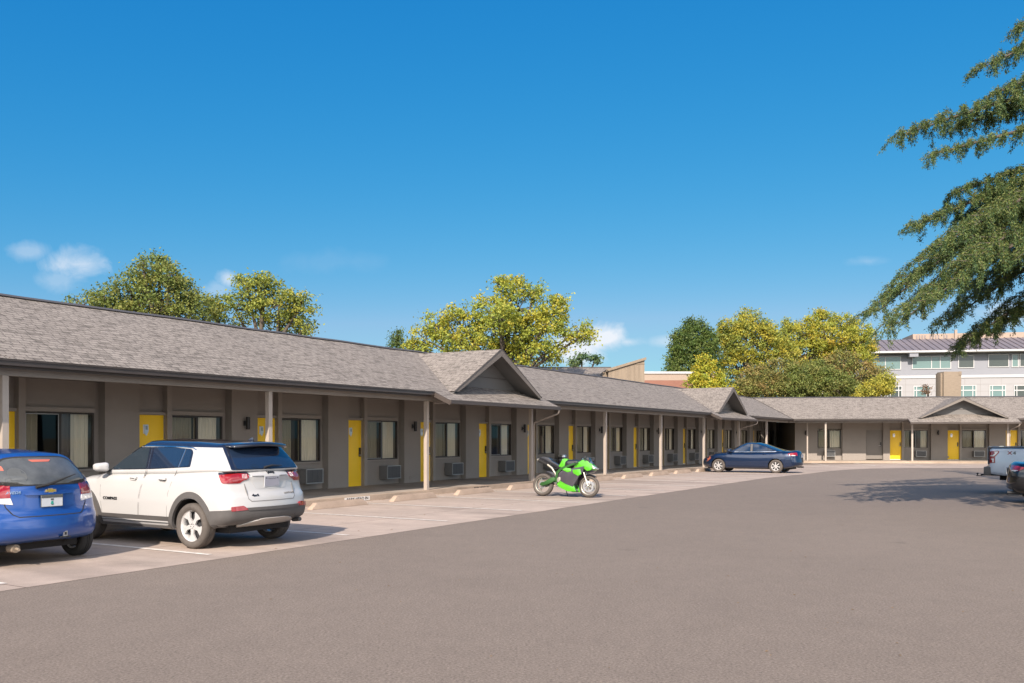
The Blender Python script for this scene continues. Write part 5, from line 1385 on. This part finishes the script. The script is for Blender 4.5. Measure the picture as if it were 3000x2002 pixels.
def broad_tree(label, base, blobs, pal, leaf=.13, dens=1., group='trees behind the motel', nm='broadleaf_tree', cat='tree', cl=.42, limb=True, top=0):
    """blobs: (centre Vector, rx, ry, rz). crown of leaf sprays round real limbs"""
    root=empty(nm,Matrix.Translation(base),label,cat,group)
    tr=MB(); H=max(b[0].z for b in blobs)
    mid=sum((b[0] for b in blobs),Vector())/len(blobs); fork=Vector((base.x+(mid.x-base.x)*.4,base.y+(mid.y-base.y)*.4,base.z+(mid.z-base.z)*.55))
    tr.tube([base-Vector((0,0,.3)),base.lerp(fork,.5)+Vector((.1,0,0)),fork],[.32,.25,.2],9)
    cen=[];col=[]
    pal=np.array(pal,float)
    for c,rx,ry,rz in blobs:
        if limb:
            m1=fork.lerp(c,.5)+Vector((rnd(-.3,.3),rnd(-.3,.3),rnd(0,.4)))
            tr.tube([fork,m1,c],[.14,.10,.05],6)
        ncl=max(8,int(26*dens*(rx*rz+rx*ry+ry*rz)/3/(cl*cl)*.23))
        for k in range(ncl):
            d=rng.normal(size=3); d/=np.linalg.norm(d)
            rad=rng.uniform(.55,1.0)**.6*(1+ (rng.random()<.16)*rng.uniform(.05,.28))
            p=np.array([c.x+d[0]*rx*rad,c.y+d[1]*ry*rad,c.z+d[2]*rz*rad])
            if limb and rng.random()<.25:
                e=Vector(p); tr.tube([c,c.lerp(e,.6)+Vector((0,0,.1)),e],[.04,.025,.01],4,cap=False)
            nl=int(rng.integers(36,60)); s=cl*rng.uniform(.55,1.1)
            q=rng.normal(size=(nl,3))*np.array([s*.62,s*.62,s*.42])+p
            # hue drifts per spray
            w=rng.random(); base_c=pal[min(len(pal)-1,int(rng.beta(1.6,1.6)*len(pal)))]
            hgt=(d[2]*.5+.5)
            cc=base_c[None,:]*(rng.uniform(.78,1.2,(nl,1)))
            mixc=pal[rng.integers(0,len(pal),nl)]
            cc=cc*.75+mixc*.25*rng.uniform(.8,1.2,(nl,1))
            cen.append(q); col.append(cc)
    tr.build('trunk',M['bark'],root,smooth=True,angle=80)
    leaf_mesh('crown',np.concatenate(cen),np.concatenate(col),leaf*.78,M['leaf'],root)
    return root
def B(px,py,D,r,rz=None,ry=None):
    s=D/2074; return (at(px,py,D),r*s,(ry or r)*s*.9,(rz or r)*s)
YEL=[(.34,.28,.035),(.33,.30,.04),(.29,.29,.045),(.24,.27,.045),(.19,.235,.045),(.38,.26,.035)]
YG=[(.27,.27,.045),(.22,.25,.05),(.16,.20,.045),(.13,.17,.04),(.30,.27,.045)]
DG=[(.055,.095,.022),(.075,.12,.028),(.10,.14,.035),(.13,.16,.04),(.05,.08,.025)]
OL=[(.14,.15,.045),(.19,.18,.05),(.11,.135,.04),(.23,.18,.06),(.17,.19,.05)]
GR=[(.16,.19,.045),(.12,.16,.04),(.20,.20,.05),(.10,.13,.035)]
def base_at(px,D): p=at(px,1002,D); p.z=-.25; return p
broad_tree('dark green broadleaf tree behind the left end of the roof, tallest there',base_at(365,47),
  [B(365,640,47,52),B(330,625,46,22,30),B(300,668,47,48),B(240,688,47,38,28),B(190,700,47,34,22),B(375,690,47,80,50),B(430,672,47,34,30),B(440,715,47,60,34),B(300,720,48,90,36),B(372,605,47,17,22),B(385,630,46,35,30)],GR,leaf=.095,dens=1.15)
broad_tree('yellow-green broadleaf tree behind the left roof, right of the dark green tree',base_at(610,49),
  [B(600,672,49,44),B(565,655,49,25,24),B(640,700,49,60,42),B(690,705,49,38,36),B(540,710,49,50,40),B(480,715,49,45,32),B(705,745,49,26,22),B(610,650,49,28,22),B(650,745,50,60,22)],YG,leaf=.10,dens=.95)
broad_tree('small dark conifer top peeking over the ridge left of the big yellow tree',base_at(912,62),
  [B(912,768,62,9,14),B(910,785,62,19,16),B(914,803,62,26,16)],DG,leaf=.08,cl=.3,nm='conifer_tree')
broad_tree('large yellow-green autumn tree rising behind the first gable',base_at(1170,55),
  [B(1175,662,55,34,30),B(1150,652,55,18,14),B(1225,672,55,22,22),B(1190,710,55,60,50),B(1120,715,55,44,34),B(1270,720,55,32,40),B(1285,700,55,17,18),B(1250,760,55,60,50),B(1160,770,55,70,50),B(1060,755,55,52,40),B(1040,722,55,26,18),B(1000,745,55,30,30),B(975,780,55,34,30),B(1080,795,55,70,30),B(1320,765,55,26,26),B(1350,765,55,16,24),B(1230,810,55,60,34),B(1145,730,53,40,30),B(960,800,55,30,18)],YEL[:5]+[(.22,.26,.04),(.17,.22,.04)],leaf=.11,dens=.95)
broad_tree('sparse blue-green treetop just right of the big yellow tree',base_at(1340,66),
  [B(1335,822,66,16,12),B(1365,828,66,9,9),B(1318,835,66,14,8)],[(.06,.11,.06),(.09,.13,.06),(.12,.17,.06)],leaf=.12,dens=.35,cl=.35)
broad_tree('dense dark green columnar tree left of the right-hand yellow group',base_at(1590,84),
  [B(1590,765,84,24,28),B(1580,750,84,11,20),B(1606,748,84,10,20),B(1592,800,84,46,46),B(1568,830,84,36,60),B(1550,850,84,20,60),B(1618,800,84,30,50),B(1595,860,84,58,50),B(1560,790,84,20,34)],DG,leaf=.12,dens=1.7,cl=.5,nm='columnar_tree',limb=False)
broad_tree('tall yellow-green tree standing right of the dark columnar tree',base_at(1725,86),
  [B(1725,745,86,36,30),B(1712,727,86,15,15),B(1680,760,86,34,30),B(1760,770,86,34,30),B(1725,790,86,70,50),B(1670,800,86,36,46),B(1700,850,86,60,50),B(1780,820,86,50,50)],YG+YEL[:3],leaf=.13,dens=1.1,cl=.5)
broad_tree('slim green-yellow treetop between the two tall yellow trees',base_at(1805,90),
  [B(1804,748,90,11,15),B(1806,772,90,14,20),B(1806,800,90,24,24)],YG,leaf=.12,dens=1.3,cl=.4)
broad_tree('golden yellow tree at the right of the group beside the grey office block',base_at(1900,88),
  [B(1880,735,88,28,22),B(1884,722,88,10,12),B(1930,748,88,38,28),B(1970,760,88,28,26),B(1905,775,88,70,36),B(1840,768,88,38,32),B(1975,790,88,34,30),B(1860,815,88,60,40),B(1940,822,88,60,36),B(1990,800,88,18,18)],YEL,leaf=.13,dens=1.05,cl=.5)
broad_tree('small bright yellow tree in front of the dark columnar tree',base_at(1625,77),
  [B(1622,835,77,20,20),B(1622,865,77,36,30),B(1615,890,77,44,24),B(1660,900,77,26,18)],[(.33,.32,.035),(.28,.30,.04),(.38,.30,.03),(.22,.27,.04)],leaf=.12,dens=1.3,cl=.4)
broad_tree('olive brown shrubby tree behind the second gable',base_at(1760,78),
  [B(1740,875,78,40,34),B(1715,895,78,30,24),B(1790,865,78,46,40),B(1760,895,78,70,28)],OL+[(.24,.17,.06)],leaf=.11,dens=1.6,cl=.45)
broad_tree('dark olive tree in the middle of the low row over the back wing',base_at(1860,77),
  [B(1850,868,77,50,38),B(1880,850,77,30,24),B(1830,890,77,60,34),B(1900,885,77,60,36)],OL[:3]+GR,leaf=.11,dens=1.7,cl=.45)
broad_tree('russet and green tree at the right end of the row before the office block',base_at(1960,79),
  [B(1930,840,79,40,34),B(1975,865,79,44,34),B(2010,870,79,34,26),B(1960,895,79,60,26),B(1910,860,79,36,40)],OL+[(.25,.16,.06),(.20,.16,.06)],leaf=.11,dens=1.6,cl=.45)
broad_tree('low bright yellow bush at the right foot of the tree row',base_at(2015,74),
  [B(2010,893,74,36,20),B(2032,872,74,20,16),B(1985,905,74,26,12)],[(.34,.29,.04),(.29,.27,.045),(.22,.24,.045)],leaf=.11,dens=1.5,cl=.4)
broad_tree('thin reddish sapling in front of the office block windows',base_at(2128,78),
  [B(2127,892,78,7,14)],[(.16,.10,.06),(.2,.13,.08)],leaf=.09,dens=.5,cl=.35,nm='sapling')

# ------------------------------------------------------------------ cedar at the right edge
def cedar():
    base=Vector((15.4,20.2,-.1)); H=17.5
    root=empty('cedar_tree',Matrix.Translation(base),'big drooping cedar reaching in from the right edge over the car park','tree')
    tr=MB(); tr.tube([base+Vector((0,0,z)) for z in (-.2,.6,3,8,13,H)],[.62,.48,.40,.28,.15,.03],12)
    tw=MB(); P_=[];Cc=[];
    pts=[];cols=[];dirs=[]
    G1=np.array([(.035,.065,.026),(.052,.088,.030),(.08,.11,.034),(.11,.135,.038),(.14,.145,.042)])
    def needles(a,b,n,spread,up):
        a=np.array(a);b=np.array(b); t=rng.uniform(0,1,n)[:,None]; p=a+(b-a)*t+rng.normal(size=(n,3))*spread
        pts.append(p); d=(b-a)/(np.linalg.norm(b-a)+1e-6); dd=rng.normal(size=(n,3))*.75+d; dirs.append(dd)
        c=1.4*G1[np.clip((rng.beta(2,2.2,n)*5+up).astype(int),0,4)]*rng.uniform(.8,1.2,(n,1)); cols.append(c)
    def branch(z0,tip,dens=1.,arch=.6,wid=1.):
        s=base+Vector((0,0,z0-base.z)); s.z=z0; tip=Vector(tip); L=(tip-s).length
        n=max(8,int(L/.26)); hd=(tip-s); hd.z=0; hd.normalize(); side=Vector((-hd.y,hd.x,0))
        wob=rnd(-.3,.3)
        path=[]
        for i in range(n+1):
            t=i/n; p=s.lerp(tip,t); p=p+Vector((0,0,arch*math.sin(math.pi*t)*.9))+side*(wob*math.sin(math.pi*t)); path.append(p)
        tr.tube(path[::2]+([path[-1]] if n%2 else []),[max(.012,.10*(1-i/(len(path[::2])+1))*min(1,L/5)) for i in range(len(path[::2])+(1 if n%2 else 0))],6,cap=False)
        for i in range(2,n+1):
            t=i/n
            if t<.28: continue
            for sg in (-1,1):
                for rep in range(1):
                    ll=(.25+1.25*wid*math.sin(math.pi*min(1,(1-t)*.85+.12))*rnd(.55,1.1))*min(1,L/5)
                    d=(side*sg*rnd(.6,1.1)+hd*rnd(.35,1.0)).normalized()
                    q0=path[i]; q1=q0+d*ll*.55+Vector((0,0,rnd(-.02,.10)*ll)); q2=q0+d*ll+Vector((0,0,-ll*rnd(.18,.5)))
                    tw.tube([q0,q1,q2],[.012,.008,.004],3,cap=False)
                    nn=int(120*dens*ll/.8)+12
                    needles(q0,q1,nn,.035,.6); needles(q1,q2,nn,.035,.4)
                    # pendulous twiglets
                    for k in range(max(2,int(8*ll*dens))):
                        u=rnd(.1,1); a=(q0.lerp(q1,u*2) if u<.5 else q1.lerp(q2,u*2-1)); hl=rnd(.10,.46)*(1.15-.4*t)
                        b=a+Vector((rnd(-.12,.12),rnd(-.12,.12),-hl))+d*rnd(0,.18)
                        needles(a,b,int(90*dens*hl/.3)+10,.028,-.7)
        needles(path[-3],path[-1],14,.03,.5)
    T=lambda px,py,D:at(px,py,D)
    vis=[(8.0,T(2018,712,20.0),.9,.85),(7.5,T(2062,742,19.2),.7,.8),(7.2,T(2130,690,18.4),.7,.75),(8.3,T(2108,516,20.6),.35,.62),(8.2,T(2165,560,19.0),.45,.6),
         (8.1,T(2120,625,21.4),.6,.65),(6.9,T(2180,735,20.4),.5,.7),(8.0,T(2230,600,18.2),.4,.7),(7.4,T(2240,660,21.6),.4,.8),(8.5,T(2215,500,21.4),.3,.5),
         (8.9,T(2200,440,20.5),.1,.4),(9.7,T(2076,308,20.5),.35,.5),(9.5,T(2150,352,19.8),.05,.22),(9.9,T(2200,290,20.8),.3,.4),
         (11.0,T(2286,215,20.0),.2,.35),(11.8,T(2255,155,20.4),.2,.32),(13.4,T(2340,66,20.2),.2,.25),
         (6.0,T(2215,790,20.4),.25,.55),(6.7,T(2245,765,20.2),.3,.5)]
    for z0,tip,ar,wd in vis: branch(z0,tip,.85,ar,wd*.95)
    for z0,tp in ((5.6,(10.5,16.6,4.6)),(6.4,(10.3,17.3,5.4)),(5.2,(11.2,15.2,4.1)),(7.8,(10.9,17.8,6.8)),(4.9,(12.3,14.6,3.8)),(8.8,(11.2,17.2,7.8))): branch(z0,tp,.8,.4,.9)
    for k in range(54):
        z0=3.2+k*.31; Lr=max(1.1,6.4*(1-(z0-2)/16.5))*rnd(.8,1.08); a=R(rnd(0,360))
        # keep the photographed side as it is: those limbs are listed above
        tip=Vector((base.x+math.cos(a)*Lr,base.y+math.sin(a)*Lr*1.0,z0-.28*Lr+rnd(-.3,.3)))
        if math.cos(a)<-.15 and abs(math.sin(a))<.93 : continue
        if tip.x/tip.y<.64 : continue
        branch(z0,tip,.62,.3,.9)
    tr.build('trunk',M['bark'],root,smooth=True,angle=80)
    tw.build('twigs',M['bark'],root)
    p=np.concatenate(pts); d=np.concatenate(dirs); c=np.concatenate(cols); n=len(p)
    d/=np.linalg.norm(d,axis=1)[:,None]; q=rng.normal(size=(n,3)); q-=(q*d).sum(1)[:,None]*d; q/=np.linalg.norm(q,axis=1)[:,None]
    L=rng.uniform(.035,.065,n)[:,None]; W=rng.uniform(.0065,.011,n)[:,None]
    v=np.stack([p-d*L*.3,p+q*W+d*L*.35,p+d*L,p-q*W+d*L*.35],1).reshape(-1,3)
    me=bpy.data.meshes.new('crown'); me.vertices.add(4*n); me.vertices.foreach_set('co',v.astype(np.float32).ravel()); me.loops.add(4*n); me.loops.foreach_set('vertex_index',np.arange(4*n,dtype=np.int32)); me.polygons.add(n); me.polygons.foreach_set('loop_start',np.arange(0,4*n,4,dtype=np.int32)); me.polygons.foreach_set('loop_total',np.full(n,4,dtype=np.int32))
    at_=me.color_attributes.new('leaf','FLOAT_COLOR','POINT'); c4=np.ones((n,4),np.float32); c4[:,:3]=c; at_.data.foreach_set('color',np.repeat(c4,4,axis=0).ravel())
    me.materials.append(M['needle']); me.update(); o=bpy.data.objects.new('crown',me); link(o,root)
    print('cedar needles',n)
cedar()

# ------------------------------------------------------------------ office block behind
def office():
    D=112.; o_=at(1985,1002,D); A=R(-10)
    Fo=Matrix.Translation(Vector((o_.x,o_.y,0)))@Matrix.Rotation(A,4,'Z')
    k=D/2074
    root=empty('office_block',Fo.copy(),'pale three-storey office block with mauve metal roof behind the trees at the right','office building')
    def X(px): # station along the face for a bearing
        u=(px-1175)/2074; ca,sa=math.cos(A),math.sin(A)
        # o + s*(ca,sa): (ox+s ca)=u (oy+s sa)
        return (u*o_.y-o_.x)/(ca-u*sa)
    def Z(px,py): 
        s=X(px); y=o_.y+s*math.sin(A); return 1.74+(1002-py)/2074*y
    z_e=Z(2015,808); z_b=Z(2015,861); L=40
    w=MB(); w.box(-6,L,0,14,-1,z_b-.35,0,Fo); w.box(-6,L,.12,13.8,z_b-.35,z_e-.35,1,Fo); w.build('wall',[M['bwall'],M['bwall2']],root)
    bd=MB(); bd.box(-6,L,-.10,0-.002,z_b-.45,z_b-.2,0,Fo); bd.box(-6,L,-.06,-.003,z_b-.2,z_b-.12,0,Fo); bd.build('string_course',M['btrim'],root)
    r=MB(); e=1.2
    zr=z_e+2.1
    r.hexa([(-7.2,-e,z_e-.05),(L+1,-e,z_e-.05),(L+1,15,z_e-.05),(-7.2,15,z_e-.05)],[(-1.6,6.0,zr),(L-4,6.0,zr),(L-4,8,zr),(-1.6,8,zr)],0,Fo)
    rf=r.build('roof',M['metalroof'],root)
    sm=MB()
    for i in range(62):
        s=-7+i*.78
        if s>L: break
        s2=max(s,-1.6)
        y2=6.0 if s>=-1.6 else -e+(6+e)*(s+7.2)/5.6
        z2=z_e-.05+(zr-z_e+.05)*(y2+e)/(6+e)
        sm.hexa([(s,-e,z_e-.05),(s+.07,-e,z_e-.05),(s+.07,y2,z2),(s,y2,z2)],[(s,-e,z_e+.02),(s+.07,-e,z_e+.02),(s+.07,y2,z2+.07),(s,y2,z2+.07)],0,Fo)
    sm.build('roof_seams',M['seamroof'],rf)
    gt=MB(); gt.box(-7.3,L+1,-e-.14,-e+.02,z_e-.24,z_e-.02,0,Fo); gt.build('gutter',M['btrim'],root)
    sf=MB(); sf.box(-7.1,L+1,-e+.02,.1,z_e-.30,z_e-.25,0,Fo); sf.box(X(2091)-.45,X(2091)+.55,-e+.03,0.1,z_e-.75,z_e-.301,1,Fo); sf.build('soffit',[M['bjoint'],M['bwall2']],root)
    # upper storey strip windows
    def win(pa,pb,pt,pb2,glass,trans=None,mull=()):
        xa,xb=X(pa),X(pb); zt,zb=Z((pa+pb)/2,pt),Z((pa+pb)/2,pb2); t=.09; y=.12 if pt<860 else 0
        f=MB(); f.box(xa,xb,y-.10,y+.05,zb,zb+t,0,Fo); f.box(xa,xb,y-.10,y+.05,zt-t,zt,0,Fo); f.box(xa,xa+t,y-.099,y+.05,zb+t,zt-t,0,Fo); f.box(xb-t,xb,y-.099,y+.05,zb+t,zt-t,0,Fo)
        for m_ in mull: f.box(X(m_)-t/2,X(m_)+t/2,y-.098,y+.05,zb+t,zt-t,0,Fo)
        if trans: zz=Z((pa+pb)/2,trans); f.box(xa+t,xb-t,y-.104,y+.05,zz-.06,zz+.06,0,Fo)
        o=f.build('window',M['btrim'],root)
        MB().box(xa+t,xb-t,y-.05,y-.02,zb+t,zt-t,0,Fo).build('pane',glass,o)
    G_,Dk=M['bglass'],M['bglassd']
    win(1995,2068,818,849,G_,None,(2032,)); win(2093,2183,817,847,G_,None,(2138,2158)) ; win(2199,2236,815,845,Dk,None,(2200,))
    win(2268,2316,813,843,Dk); win(2322,2338,813,843,G_); win(2340,2370,812,842,Dk); win(2380,2430,811,841,G_)
    for a,b in ((2036,2070),(2096,2134),(2155,2186),(2203,2240),(2270,2308),(2326,2362),(2382,2418)):
        win(a,b,886 if a<2200 else 884,930,Dk if a in (2155,2326,2036) else G_,896,(a+7,b-8))
    j=MB()
    for px in (2078,2214,2250,2298,2365): j.box(X(px)-.02,X(px)+.02,-.012,-.001,-.5,z_b-.5,0,Fo)
    for zz in (z_b-1.25,z_b-2.1): j.box(-6,L,-.013,-.0015,zz-.02,zz+.02,0,Fo)
    j.build('panel_joints',M['bjoint'],root)
    pm=MB(); pm.box(X(2127),X(2127)+14,6.5,12,zr-.2,zr+.72,0,Fo); pm.box(X(2127)+5.,X(2127)+5.3,6.2,6.49,zr-.2,zr+1.15,0,Fo)
    for i in range(12): 
        if i%5!=4: pm.box(X(2127)+.4+i*.33,X(2127)+.55+i*.33,6.46,6.495,zr+.12,zr+.55,1,Fo)
    pm.build('roof_plant_room',[M['pink'],M['metalroof']],root)
office()
# tan stack in front of the office block
p=at(2166,1002,80); mb=MB(); kx=80/2074
mb.box(0,40*kx,0,1.3,-.3,1.74+(1002-853)*kx); mb.box(-12*kx*.35,0-.002,.25,1.2,-.3,1.74+(1002-856)*kx)
mb.box(40*kx-.22,40*kx+.02,-.03,-.001,1.74+(1002-862)*kx,1.74+(1002-852.5)*kx)
o=mb.build('chimney_stack',M['brown'],None,Matrix.Translation((p.x,p.y,0)),bevel=.02); tag(o,'tall tan brick chimney stack rising behind the gable of the back wing','chimney')
# shingled hall with tan boarded end wall behind the left wing
def hall():
    D=61; k=D/2074
    root=empty('boarded_hall',Matrix.Translation((at(1390,1002,D).x,D,0)),'neighbouring hall with shingled roof and tan vertical board end wall behind the left wing','building')
    zr=1.74+(1002-843.5)*k
    xl,xr=at(1195,0,D).x,at(1402,0,D).x
    r=MB(); r.add([(xl,D-7,zr-2.2),(xr,D-7,zr-2.2),(xr,D,zr),(xl,D,zr)],[(0,1,2,3)],0,None,[[(xl,0),(xr,0),(xr,7.3),(xl,7.3)]]); r.add([(xl,D,zr),(xr,D,zr),(xr,D+7,zr-2.2),(xl,D+7,zr-2.2)],[(0,1,2,3)],0,None,[[(xl,7.3),(xr,7.3),(xr,0),(xl,0)]])
    rr=r.build('roof',M['roof'],root,uv=True)
    MB().box(xl,xr,D-.12,D+.12,zr-.03,zr+.03).build('ridge_cap',M['roofedge'],rr)
    w=MB(); w.box(xl+.3,xr-.1,D-6.6,D+6.6,-.3,zr-2.2); w.build('wall',M['wood'],root)
    D2=57; k2=D2/2074; x0,x1=at(1396,0,D2).x,at(1479,0,D2).x; za,zb=1.74+(1002-848.5)*k2,1.74+(1002-823.5)*k2
    b=MB(); b.prism([(x0,-.3),(x1,-.3),(x1,zb-.10),(x0,za-.10)],D2,D2+7,'y'); b.prism([(x0-.3,-.3),(x0-.002,-.3),(x0-.002,za-.12),(x0-.3,za-.12)],D2+.5,D2+6,'y')
    ba=b.build('end_wall',M['wood'],root)
    c=MB(); n=int((x1-x0)/.30)
    for i in range(n):
        x=x0+.15+i*.30; z=za+(zb-za)*(x-x0)/(x1-x0)-.13; c.box(x,x+.035,D2-.02,D2-.001,-.2,z)
    c.build('battens',M['wood'],ba)
    r2=MB(); sl=(zb-za)/(x1-x0); r2.prism([(x0-.12,za-.10-.12*sl),(x1+.10,zb-.10+.1*sl),(x1+.10,zb+.06+.1*sl),(x0-.12,za+.06-.12*sl)],D2-.12,D2+7.1,'y')
    r2.build('roof_edge',M['brown'],root)
    t=MB(); zt=1.74+(1002-835)*k2; t.hexa([(x0+(x1-x0)*.5,D2-.035,zt),(x1,D2-.035,zt-.02),(x1,D2-.021,zt-.02),(x0+(x1-x0)*.5,D2-.021,zt)],[(x0+(x1-x0)*.5,D2-.035,zt+.05),(x1,D2-.035,zt+.03),(x1,D2-.021,zt+.03),(x0+(x1-x0)*.5,D2-.021,zt+.05)]); t.build('band_board',M['brown'],root)
hall()
D=82;k=D/2074;x0,x1=at(1470,0,D).x,at(1640,0,D).x
root=empty('block_warehouse',Matrix.Translation((x0,D,0)),'low tan warehouse with white coping and red band beside the boarded hall','warehouse')
zt=1.74+(1002-855)*k; z1=1.74+(1002-873)*k
MB().box(x0,x1,D,D+12,z1,zt-.12).build('wall',M['pink'],root); MB().box(x0,x1,D-.01,D+12,-.3,z1-.002).build('brick_band',M['redband'],root); MB().box(x0-.1,x1+.1,D-.1,D+12.1,zt-.118,zt+.08).build('coping',M['btrim'],root)

# ------------------------------------------------------------------ light, sky, camera
EL=R(34.4); h=Vector((-.261,-.965,0)).normalized(); sun_dir=Vector((h.x*math.cos(EL),h.y*math.cos(EL),math.sin(EL)))
ld=bpy.data.lights.new('sun','SUN'); ld.energy=3.8; ld.angle=R(.5); ld.color=(1,.87,.75)
lo=bpy.data.objects.new('sun',ld); COL.objects.link(lo); lo.rotation_euler=sun_dir.to_track_quat('Z','Y').to_euler()
w=bpy.data.worlds.new('World'); scene.world=w; w.use_nodes=True; nt=w.node_tree
class _W: node_tree=nt
g=NT(_W); bg=nt.nodes['Background']
sk=g.n('TexSky'); sk.sky_type='NISHITA'; sk.sun_disc=False; sk.sun_elevation=EL; sk.sun_rotation=math.atan2(h.x,h.y)%(2*math.pi)
sk.altitude=300; sk.air_density=1.0; sk.dust_density=.25; sk.ozone_density=4.
bg.inputs['Strength'].default_value=.13
hs=g.n('HueSaturation'); hs.inputs['Saturation'].default_value=1.18; hs.inputs['Hue'].default_value=.487; g.l(sk.outputs[0],hs.inputs['Color'])
# clouds: far-off puffs given by direction
tc=g.n('TexCoord'); sp=g.n('SeparateXYZ'); g.l(tc.outputs['Generated'],sp.inputs[0])
def M2(op,a,b=None,clamp=False):
    m_=g.n('Math',operation=op); m_.use_clamp=clamp
    for i,x in enumerate((a,b)):
        if x is None: continue
        if isinstance(x,(int,float)): m_.inputs[i].default_value=x
        else: g.l(x,m_.inputs[i])
    return m_.outputs[0]
ysafe=M2('MAXIMUM',sp.outputs['Y'],.05); tx=M2('DIVIDE',sp.outputs['X'],ysafe); tz=M2('DIVIDE',sp.outputs['Z'],ysafe)
cb=g.n('CombineXYZ'); g.l(tx,cb.inputs[0]); g.l(tz,cb.inputs[1])
nz=g.n('TexNoise'); nz.inputs['Scale'].default_value=16; nz.inputs['Detail'].default_value=9; nz.inputs['Roughness'].default_value=.6; nz.inputs['Distortion'].default_value=.4; g.l(cb.outputs[0],nz.inputs['Vector'])
nf=M2('MULTIPLY',M2('SUBTRACT',nz.outputs['Fac'],.5),2.6)
acc=None
for px,py,rx,rz,am in ((65,577,60,26,.30),(172,607,85,42,.55),(135,640,60,30,.25),(525,640,30,24,.55),(500,665,40,24,.25),(1385,775,80,42,1.25),(1330,800,80,40,.95),(1290,705,22,24,.35),(1440,785,60,16,.5),(1530,785,60,16,.35),(2310,722,90,40,.55),(2230,790,70,26,.4),(1990,600,70,16,.16),(760,600,160,30,.05)):
    cx,cz=(px-1175)/2074,(1002-py)/2074
    dx=M2('DIVIDE',M2('SUBTRACT',tx,cx),rx/2074); dz_=M2('DIVIDE',M2('SUBTRACT',tz,cz),rz/2074)
    d2=M2('ADD',M2('MULTIPLY',dx,dx),M2('MULTIPLY',dz_,dz_))
    f=M2('SUBTRACT',1.0,M2('ADD',M2('SQRT',d2),nf)); f=M2('MULTIPLY',f,1.25,True); f=M2('MULTIPLY',M2('POWER',f,1.25),am)
    acc=f if acc is None else M2('MAXIMUM',acc,f)
acc=M2('MULTIPLY',acc,M2('GREATER_THAN',sp.outputs['Y'],.1)); acc=M2('MINIMUM',acc,.95)
mx=g.n('MixRGB'); g.l(acc,mx.inputs['Fac'])
# deep autumn blue: the sky's own colour response
sc_=g.n('SeparateColor'); g.l(hs.outputs['Color'],sc_.inputs[0]); cc_=g.n('CombineColor')
ch_=[M2('MULTIPLY',M2('POWER',sc_.outputs[i],p_),k_) for i,(k_,p_) in enumerate(((.17,1.75),(.58,.72),(1.49,.35)))]
ch_[0]=M2('MINIMUM',ch_[0],M2('MULTIPLY',ch_[1],.52))
for i in range(3): g.l(ch_[i],cc_.inputs[i])
# bright broken cloud added unseen behind the camera to fill the porch shade
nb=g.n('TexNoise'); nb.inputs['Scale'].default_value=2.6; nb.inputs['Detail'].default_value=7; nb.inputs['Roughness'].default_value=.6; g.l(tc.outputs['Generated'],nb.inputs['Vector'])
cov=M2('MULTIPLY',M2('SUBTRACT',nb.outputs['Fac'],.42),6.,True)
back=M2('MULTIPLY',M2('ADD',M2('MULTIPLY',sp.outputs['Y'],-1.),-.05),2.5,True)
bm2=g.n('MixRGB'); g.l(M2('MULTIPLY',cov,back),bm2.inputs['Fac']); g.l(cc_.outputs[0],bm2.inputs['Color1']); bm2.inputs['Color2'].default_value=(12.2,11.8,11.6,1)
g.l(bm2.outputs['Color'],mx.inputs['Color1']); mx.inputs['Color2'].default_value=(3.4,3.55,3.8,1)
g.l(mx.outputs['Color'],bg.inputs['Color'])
cam=bpy.data.cameras.new('camera'); cam.lens=2074/2350*36; cam.sensor_width=36; cam.shift_y=(1002-784)/2350; cam.clip_end=3000; cam.clip_start=.1
co=bpy.data.objects.new('camera',cam); COL.objects.link(co); co.location=(0,0,1.74); co.rotation_euler=(R(90),0,0); scene.camera=co
vs_=scene.view_settings; vs_.view_transform='Standard'; vs_.look='None'; vs_.gamma=1; vs_.exposure=1.0
scene.cycles.max_bounces=8; scene.cycles.transparent_max_bounces=12; scene.cycles.diffuse_bounces=4
